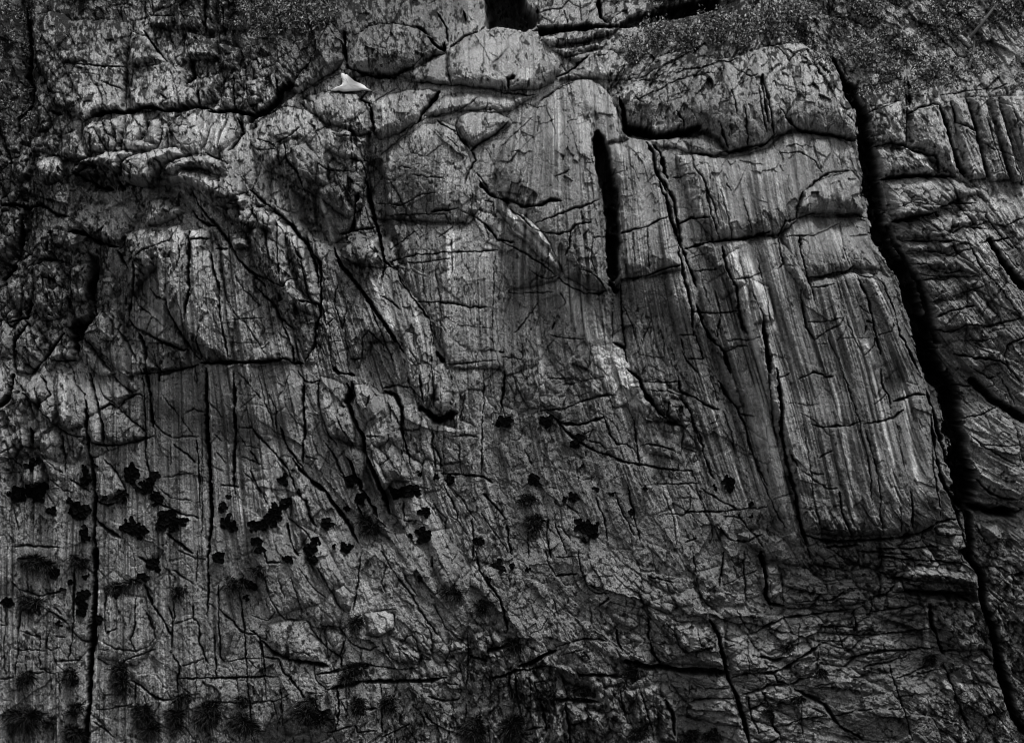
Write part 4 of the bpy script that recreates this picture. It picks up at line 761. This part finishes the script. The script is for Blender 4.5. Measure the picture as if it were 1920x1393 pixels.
# ------------------------------------------------------------------ rock colour, with some light and shade painted in
T = np.full(U.shape, .20, F4)
T *= np.exp(band * (.19 * ST_F + .16 * ST_M + .08 * ST_C) + .10 * C0 + .14 * C1 + .12 * C2)
T *= np.exp(.28 * fbm(U / 50, V / 60, 111, 5, .65) + .46 * fbm(U / 2.4, V / 2.6, 115, 2, .8))
LIC = up(blend(np.clip(CU, 0, 1920), np.clip(CV, 0, 1393), scat(LICHEN), 70), cu, cv)
n1 = smear(fbm(U / 24, V / 34, 121, 6, .74), 1.4, 2); n2 = smear(fbm(U / 5, V / 7, 127, 4, .8), 1.4, 1) * 1.35
dk = sstep(.26 - .48 * LIC, .50 - .48 * LIC, n1 * .55 + n2 * .75 + .05 * ST_F)
T *= (1 + .35 * np.clip(LIC, 0, 1.2)) * (1 - .92 * dk)                                            # black crustose lichen
wl = sstep(.42 - .10 * LIC, .62 - .10 * LIC, fbm(U / 9, V / 11, 131, 5, .8) * 1.1) * np.clip(LIC * 1.5, 0, 1)
T = T * (1 - .6 * wl) + .62 * .6 * wl                         # pale lichen
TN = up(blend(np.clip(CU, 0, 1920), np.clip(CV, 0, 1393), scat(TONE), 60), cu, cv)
T *= TN  # own tone plus painted light and shade: paler ledges, darker valleys and gullies
for line in VEIN_AND_LIT_CREST.replace("\n", "").split(";"):  # pale quartz veins, and light painted along the bright ledge's crest
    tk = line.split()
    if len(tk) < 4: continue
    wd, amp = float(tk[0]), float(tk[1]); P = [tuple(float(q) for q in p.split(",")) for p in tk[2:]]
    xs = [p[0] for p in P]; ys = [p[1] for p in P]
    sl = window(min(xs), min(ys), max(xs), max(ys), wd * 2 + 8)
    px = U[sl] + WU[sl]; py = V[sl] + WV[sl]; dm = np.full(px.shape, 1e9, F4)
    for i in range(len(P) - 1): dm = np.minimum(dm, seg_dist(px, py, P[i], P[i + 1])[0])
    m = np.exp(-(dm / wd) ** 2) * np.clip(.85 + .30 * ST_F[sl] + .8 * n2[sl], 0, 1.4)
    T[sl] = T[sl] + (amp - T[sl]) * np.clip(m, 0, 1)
T *= (1 - .6 * np.clip(band, 0, 1.2) * sstep(1.1, 2.2, -ST_F + .25 * ST_M)) * (1 + .45 * band * sstep(1.5, 2.6, ST_F))
# shade of the traced cracks painted into the colour
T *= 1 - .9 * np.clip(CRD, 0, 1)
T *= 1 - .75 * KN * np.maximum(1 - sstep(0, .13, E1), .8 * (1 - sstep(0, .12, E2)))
T *= 1 - .5 * J1 - .34 * J2 * np.clip(rough - .3, 0, 1)
T = np.clip(T, .012, .75)
# lift along the lower, unbroken overscan
# ------------------------------------------------------------------ meshes
KM = 1 - HM / D
X = (U - 960) / S * KM; Z = 6.965 + (696.5 - V) / S * KM; Y = -H
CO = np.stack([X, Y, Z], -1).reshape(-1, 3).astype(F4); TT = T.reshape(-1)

def rock_mat(name, gl=.85):
    m = bpy.data.materials.new(name); m.use_nodes = True; nt = m.node_tree; b = nt.nodes["Principled BSDF"]
    at = nt.nodes.new("ShaderNodeAttribute"); at.attribute_name = "mineral_and_shade"
    tc = nt.nodes.new("ShaderNodeTexCoord")
    n = nt.nodes.new("ShaderNodeTexNoise"); n.inputs["Scale"].default_value = 58; n.inputs["Detail"].default_value = 5; n.inputs["Roughness"].default_value = .75
    nt.links.new(tc.outputs["Object"], n.inputs["Vector"])
    mr = nt.nodes.new("ShaderNodeMapRange"); mr.inputs[1].default_value = .40; mr.inputs[2].default_value = .60; mr.inputs[3].default_value = .25; mr.inputs[4].default_value = 1.8
    nt.links.new(n.outputs[0], mr.inputs[0])
    mu = nt.nodes.new("ShaderNodeMath"); mu.operation = 'MULTIPLY'
    nt.links.new(at.outputs["Fac"], mu.inputs[0]); nt.links.new(mr.outputs[0], mu.inputs[1])
    nf = nt.nodes.new("ShaderNodeTexNoise"); nf.inputs["Scale"].default_value = 75; nf.inputs["Detail"].default_value = 3; nf.inputs["Roughness"].default_value = .6
    nt.links.new(tc.outputs["Object"], nf.inputs["Vector"])
    mf = nt.nodes.new("ShaderNodeMapRange"); mf.inputs[1].default_value = .62; mf.inputs[2].default_value = .72; mf.inputs[3].default_value = 0; mf.inputs[4].default_value = .22
    nt.links.new(nf.outputs[0], mf.inputs[0])
    ad = nt.nodes.new("ShaderNodeMath"); ad.operation = 'ADD'; nt.links.new(mu.outputs[0], ad.inputs[0]); nt.links.new(mf.outputs[0], ad.inputs[1])
    nt.links.new(ad.outputs[0], b.inputs["Base Color"])
    b.inputs["Roughness"].default_value = gl; b.inputs["Specular IOR Level"].default_value = .3
    n2_ = nt.nodes.new("ShaderNodeTexNoise"); n2_.inputs["Scale"].default_value = 38; n2_.inputs["Detail"].default_value = 6; n2_.inputs["Roughness"].default_value = .7
    nt.links.new(tc.outputs["Object"], n2_.inputs["Vector"])
    bp = nt.nodes.new("ShaderNodeBump"); bp.inputs["Strength"].default_value = .8; bp.inputs["Distance"].default_value = .03
    nt.links.new(n2_.outputs[0], bp.inputs["Height"]); nt.links.new(bp.outputs[0], b.inputs["Normal"])
    return m
ROCK = rock_mat("rock")

vid = np.arange(NU * NV).reshape(NV, NU)
Q = np.stack([vid[:-1, :-1], vid[1:, :-1], vid[1:, 1:], vid[:-1, 1:]], -1).reshape(-1, 4)
FP = PID[:-1, :-1].reshape(-1)
def build(name, faces, skirt, origin=None):
    used, inv = np.unique(faces.reshape(-1), return_inverse=True)
    f = inv.reshape(-1, 4).astype(np.int32); co = CO[used]; tt = TT[used]
    if skirt:
        # close the back: the border is carried into the cliff
        e = np.concatenate([f[:, [0, 1]], f[:, [1, 2]], f[:, [2, 3]], f[:, [3, 0]]])
        key = np.minimum(e[:, 0], e[:, 1]).astype(np.int64) * (len(used) + 1) + np.maximum(e[:, 0], e[:, 1])
        _, first, cnt = np.unique(key, return_index=True, return_counts=True)
        be = e[first[cnt == 1]]
        bv, binv = np.unique(be.reshape(-1), return_inverse=True); binv = binv.reshape(-1, 2)
        back = co[bv].copy(); back[:, 1] += .45
        base = len(co); co = np.concatenate([co, back]); tt = np.concatenate([tt, tt[bv]])
        sk = np.stack([be[:, 1], be[:, 0], base + binv[:, 0], base + binv[:, 1]], -1)
        f = np.concatenate([f, sk]).astype(np.int32)
    org = np.array(origin if origin is not None else (0, 0, 0), F4)
    me = bpy.data.meshes.new(name); me.vertices.add(len(co)); me.vertices.foreach_set("co", (co - org).astype(F4).ravel())
    me.loops.add(f.size); me.loops.foreach_set("vertex_index", f.ravel()); me.polygons.add(len(f))
    me.polygons.foreach_set("loop_start", np.arange(0, f.size, 4, dtype=np.int32))
    me.polygons.foreach_set("use_smooth", np.ones(len(f), bool))
    a = me.attributes.new("mineral_and_shade", 'FLOAT', 'POINT'); a.data.foreach_set("value", tt.astype(F4))
    me.update(calc_edges=True)
    me.materials.append(ROCK)
    o = bpy.data.objects.new(name, me); o.location = [float(q) for q in org]; scn.collection.objects.link(o)
    return o
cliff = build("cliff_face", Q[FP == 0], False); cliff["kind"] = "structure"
for i, (nm, lab) in enumerate(THINGS):
    fs = Q[FP == i + 1]
    if len(fs) < 20: continue
    c = CO[fs[:, 0]]; org = (float(c[:, 0].mean()), float(c[:, 1].mean() + .1), float(c[:, 2].min()))
    o = build(nm, fs, True, org); o["label"] = lab; o["category"] = nm.replace("rock_", "rock ").replace("_", " ")
def surf(u, v):
    """point of the rock surface at a survey position"""
    i = min(int(np.searchsorted(ua, u)), NU - 1); j = min(int(np.searchsorted(va, v)), NV - 1)
    return float((u - 960) / S * KM[j, i]), float(-H[j, i]), float(6.965 + (696.5 - v) / S * KM[j, i])
# ------------------------------------------------------------------ plants
def flat_mat(name, col, rough=.8, var=.4, power=0):
    m = bpy.data.materials.new(name); m.use_nodes = True; nt = m.node_tree; b = nt.nodes["Principled BSDF"]
    g = nt.nodes.new("ShaderNodeNewGeometry"); mr = nt.nodes.new("ShaderNodeMapRange")
    mr.inputs[3].default_value = col * (1 - var); mr.inputs[4].default_value = col * (1 + var)
    src = g.outputs["Random Per Island"]
    if power:
        pw = nt.nodes.new("ShaderNodeMath"); pw.operation = 'POWER'; pw.inputs[1].default_value = power; nt.links.new(src, pw.inputs[0]); src = pw.outputs[0]
        mr.inputs[3].default_value = col * .12; mr.inputs[4].default_value = col * 3.8
    nt.links.new(src, mr.inputs[0]); nt.links.new(mr.outputs[0], b.inputs["Base Color"])
    b.inputs["Roughness"].default_value = rough; b.inputs["Specular IOR Level"].default_value = .2 if col > .03 else .02
    return m
M_GRASS = flat_mat("dry_grass", .022, .8, .6, 4); M_LICH = flat_mat("black_lichen", .004, .9, .5)
M_LEAF = flat_mat("leaf", .13, .5, .95, 3.5); M_BARK = flat_mat("bark", .10, .9, .3); M_SNOW = flat_mat("snow", .8, .9, .03)
def mesh(name, vs, fs, mat, smooth=False):
    me = bpy.data.meshes.new(name); me.from_pydata(vs, [], fs); me.materials.append(mat)
    if smooth: me.polygons.foreach_set("use_smooth", [True] * len(fs))
    me.update(); return me
def put(name, me, loc, label, cat, group=None):
    o = bpy.data.objects.new(name, me); o.location = loc; scn.collection.objects.link(o)
    o["label"] = label; o["category"] = cat
    if group: o["group"] = group
    return o
rnd = random.Random(4)
def grass_mesh(rx, ry):
    """a tuft rooted in a crack: blades arch out and hang; rx, ry in metres"""
    vs = []; fs = []
    n = min(int(150 + 11000 * rx * ry), 900)
    cl = [(rnd.uniform(-.85, .85) * rx, rnd.uniform(-.8, .8) * ry, rnd.uniform(.25, .75)) for _ in range(6)] + [(0, 0, .7)]
    for k in range(n):
        a = rnd.uniform(0, 2 * math.pi); q = math.sqrt(rnd.random()); c = rnd.choice(cl)
        bx, bz = c[0] + math.cos(a) * q * rx * .5 * c[2], c[1] + math.sin(a) * q * ry * .5 * c[2]
        ang = a + rnd.uniform(-.7, .7); L = (rnd.uniform(.25, .8) + 1.0 * rnd.random() ** 4) * (rx + ry) * .42 + .03
        ex, ez = math.cos(ang) * L, math.sin(ang) * L * .8 - rnd.uniform(.1, .9) * L
        out = rnd.uniform(.03, .16); wd = rnd.uniform(.004, .009)
        tx, tz = -math.sin(ang) * wd, math.cos(ang) * wd
        p = []
        for s in (0, .35, .7, 1.0):
            x = bx + ex * s; z = bz + ez * s * s * .6 + math.sin(ang) * L * s * .4; y = -out * math.sin(s * 2.4) - .01
            f = 1 - s * .9
            p.append(((x - tx * f, y, z - tz * f), (x + tx * f, y - .004, z + tz * f)))
        b = len(vs)
        for l, r in p: vs += [l, r]
        for i in range(3): fs.append((b + 2 * i, b + 2 * i + 1, b + 2 * i + 3, b + 2 * i + 2))
    return mesh("grass_tuft", vs, fs, M_GRASS)
def lichen_mesh(cu_, cv_, rx, ry):
    """clustered scalloped flakes of black lichen lying on the rock"""
    vs = []; fs = []; x0, y0, z0 = surf(cu_, cv_)
    area = rx * ry; n = max(2, min(260, int(area / 3.4))); pos = [(0.0, 0.0)]
    for k in range(n):
        r = rnd.uniform(1.8, 5.4) if area > 60 else rnd.uniform(2.0, 3.4)
        if k:
            for tr_ in range(22):
                du, dv = rnd.uniform(-1.25, 1.25) * rx, rnd.uniform(-1.25, 1.25) * ry
                if (du / rx) ** 2 + (dv / ry) ** 2 < 1.5 and min((du - p_) ** 2 + (dv - q_) ** 2 for p_, q_ in pos) < (1.15 * r) ** 2: break
            else: continue
            pos.append((du, dv))
        else: du = dv = 0
        r /= 100
        x, y, z = surf(cu_ + du, cv_ + dv)
        y = min(y, y0 + .25) - .035 - rnd.random() * .03
        b = len(vs); vs.append((x - x0, y - y0 + .012, z - z0)); m = 11
        tx, tz = rnd.uniform(-.4, .4), rnd.uniform(-.4, .6)
        for i in range(m):
            a = i / m * 2 * math.pi; rr = r * (1 + rnd.uniform(-.28, .22)); X_, Z_ = math.cos(a) * rr, math.sin(a) * rr
            vs.append((x - x0 + X_, y - y0 - .008 + tx * X_ + tz * Z_ * .6, z - z0 + Z_))
        for i in range(m): fs.append((b, b + 1 + i, b + 1 + (i + 1) % m))
    return mesh("lichen_patch", vs, fs, M_LICH), (x0, y0, z0)
for ln in TUFTS.strip().split("\n"):
    a, lab = ln.split("|"); u, v, rx, ry = [float(q) for q in a.split()]
    x, y, z = surf(u, v); ys_ = [surf(u + du, v + dv)[1] for du in (-.5 * rx, 0, .5 * rx) for dv in (-.4 * ry, 0, .4 * ry)]
    y = sorted(ys_)[3]
    put("grass_tuft", grass_mesh(rx / S, ry / S), (x, y - .02, z), lab.strip(), "grass tuft", "dark grass tufts rooted in the cracks")
for ln in LICH.strip().split("\n"):
    a, lab = ln.split("|"); u, v, rx, ry = [float(q) for q in a.split()]
    me, loc = lichen_mesh(u, v, rx, ry)
    put("lichen_patch", me, loc, lab.strip(), "lichen", "black lichen patches on the lower cliff")

def tube(vs, fs, pts, r0, r1, n=7):
    prev = None
    for i, p in enumerate(pts):
        t = i / (len(pts) - 1); r = r0 + (r1 - r0) * t; b = len(vs)
        d = pts[min(i + 1, len(pts) - 1)]; e = pts[max(i - 1, 0)]
        dx, dy, dz = d[0] - e[0], d[1] - e[1], d[2] - e[2]; L = math.sqrt(dx * dx + dy * dy + dz * dz) + 1e-9
        ux, uz = -dz / L, dx / L; nn = math.hypot(ux, uz) + 1e-9; ux /= nn; uz /= nn
        for k in range(n):
            a = k / n * 2 * math.pi
            vs.append((p[0] + ux * math.cos(a) * r, p[1] + math.sin(a) * r, p[2] + uz * math.cos(a) * r))
        if prev is not None:
            for k in range(n): fs.append((prev + k, prev + (k + 1) % n, b + (k + 1) % n, b + k))
        prev = b
    return vs, fs
def shrub(u, v, rx, ry, lab, nleaf):
    x0, y0, z0 = surf(u, v + ry * .8)
    e = bpy.data.objects.new("shrub", None); e.location = (x0, y0, z0); scn.collection.objects.link(e)
    e["label"] = lab; e["category"] = "shrub"; e["group"] = "shrubs on the upper ledges"; e.empty_display_size = .1
    R, Hh = rx / S, ry / S * 1.7; tips = []
    vs, fs = [], []
    for k in range(16):
        a = rnd.uniform(-1.3, 1.3); L = rnd.uniform(.6, 1.0)
        pts = [(0, .02, 0)]
        for s in (.3, .6, 1): pts.append((math.sin(a) * R * L * s + rnd.uniform(-.03, .03), -rnd.uniform(.02, .3) * s, Hh * L * s * (.55 + .45 * math.cos(a)) + rnd.uniform(-.03, .03)))
        tube(vs, fs, pts, .014, .004, 5); tips += pts[1:]
    o = bpy.data.objects.new("stem", mesh("stem", vs, fs, M_BARK)); o.parent = e; scn.collection.objects.link(o)
    vs, fs = [], []
    for k in range(nleaf):
        t = rnd.choice(tips); c = (t[0] + rnd.gauss(0, .16) * R, t[1] + rnd.gauss(0, .08), t[2] + rnd.gauss(0, .16) * Hh)
        l = rnd.uniform(.012, .042) ; a = rnd.uniform(0, 6.28); ty = rnd.uniform(-.8, .8)
        ax, az = math.cos(a) * l, math.sin(a) * l; b = len(vs)
        vs += [(c[0] - ax, c[1] - ty * l, c[2] - az), (c[0] - az * .45, c[1], c[2] + ax * .45), (c[0] + ax, c[1] + ty * l, c[2] + az), (c[0] + az * .45, c[1] + .004, c[2] - ax * .45)]
        fs.append((b, b + 1, b + 2, b + 3))
    o = bpy.data.objects.new("foliage", mesh("foliage", vs, fs, M_LEAF)); o.parent = e; scn.collection.objects.link(o)
for ln in SHRUBS.strip().split("\n"):
    a, lab = ln.split("|"); u, v, rx, ry, n = [float(q) for q in a.split()]
    shrub(u, v, rx, ry, lab.strip(), int(n))

# ground cover of the upper right slope: low leafy plants nobody could count
vs, fs = [], []
cs = []
for k in range(420):
    u = rnd.uniform(1440, 1935); v = rnd.uniform(-15, 175)
    if u < 1600 and v > 85 + (u - 1440) * .35: continue
    if math.sin(u * .043 + 1.3 * math.sin(v * .05)) + math.sin(v * .071 + u * .02) < rnd.uniform(-.3, 1.0): continue
    cs.append((u, v, rnd.uniform(6, 20)))
for k in range(60): cs.append((rnd.uniform(440, 600), rnd.uniform(-10, 60), rnd.uniform(6, 16)))
for k in range(30): cs.append((rnd.uniform(0, 60), rnd.uniform(0, 250), rnd.uniform(6, 12)))
for (u, v, r) in cs:
    for k in range(int(r * 7)):
        uu = u + rnd.gauss(0, .5) * r; vv = v + rnd.gauss(0, .4) * r
        x, y, z = surf(uu, vv); l = rnd.uniform(.010, .034); a = rnd.uniform(0, 6.28); b = len(vs)
        ax, az = math.cos(a) * l, math.sin(a) * l; y -= rnd.uniform(.01, .09); ty = rnd.uniform(-.7, .7)
        vs += [(x - ax, y - ty * l, z - az), (x - az * .5, y, z + ax * .5), (x + ax, y + ty * l, z + az), (x + az * .5, y + .004, z - ax * .5)]
        fs.append((b, b + 1, b + 2, b + 3))
o = bpy.data.objects.new("ground_cover", mesh("ground_cover", vs, fs, M_LEAF)); scn.collection.objects.link(o); o["kind"] = "stuff"
o["label"] = "low leafy ground cover on the upper slopes of the cliff"; o["category"] = "ground cover"

# bare leaning trunk on the upper right slope
def on(u, v, off): x, y, z = surf(u, v); return [x, y - off, z]
def log(name, pts, r0, r1, lab, cat):
    org = pts[0]; vs, fs = [], []
    tube(vs, fs, [tuple(p[i] - org[i] for i in range(3)) for p in pts], r0, r1, 8)
    return put(name, mesh(name, vs, fs, M_BARK, True), org, lab, cat)
def off(u, v, d, uu=None): x, y, z = surf(u, v); return [x, y - d, z]
P = [off(1818, 72, .10), off(1832, 54, .16), off(1848, 34, .14), off(1880, -8, .2)]
tr = log("dead_tree", P, .035, .022, "thin bare tree trunk leaning across the slope in the upper right corner", "dead tree")
P2 = [off(1817, 128, .05), off(1824, 100, .08), off(1828, 76, .10)]
log("dead_branch", P2, .03, .018, "short pale upright dead branch just below the leaning trunk, upper right", "branch")
P3 = [off(1180, 120, .12), off(1215, 76, .14), off(1255, 30, .14)]
log("branch", P3, .014, .007, "thin twiggy branch slanting through the shrubs above the broad upper block", "branch")

# pale wedge of old snow lodged between the boulders
def wedge(name, pts, lab, thick=.12):
    ux = [p[0] for p in pts]; vy = [p[1] for p in pts]; y0 = min(surf(u, v)[1] for u, v in pts) - .12
    cx, cz = sum(ux) / len(ux), sum(vy) / len(vy); km = surf(cx, cz)[0] / ((cx - 960) / S); org = (surf(cx, cz)[0], y0, surf(cx, cz)[2])
    ring = []
    for i in range(len(pts)):
        p, q = pts[i], pts[(i + 1) % len(pts)]
        for t in (0, .25, .5, .75): ring.append((p[0] + (q[0] - p[0]) * t + rnd.uniform(-1.5, 1.5), p[1] + (q[1] - p[1]) * t + rnd.uniform(-1.5, 1.5)))
    vs = []; fs = []; m = len(ring)
    lv = [(1.0, .6), (1.0, .0), (.9, -.03), (.6, -.04), (.3, -.045)]
    for s, dy in lv:
        for u, v in ring:
            vs.append(((u - cx) * s / S * km, dy + (rnd.uniform(-.006, .006) if s < .99 else 0), -(v - cz) * s / S * km))
    for k in range(len(lv) - 1):
        for i in range(m): a = k * m; fs.append((a + i, a + (i + 1) % m, a + m + (i + 1) % m, a + m + i))
    vs.append((0, -.047, 0)); c = len(vs) - 1
    for i in range(m): fs.append(((len(lv) - 1) * m + i, (len(lv) - 1) * m + (i + 1) % m, c))
    return put(name, mesh(name, vs, fs, M_SNOW, True), org, lab, "snow patch")
wedge("snow_patch", [(641, 139), (650, 143), (672, 157), (696, 171), (676, 172), (650, 174), (622, 171), (640, 164), (643, 152)], "bright white wedge of snow between the pointed slab and the dark dome boulder")
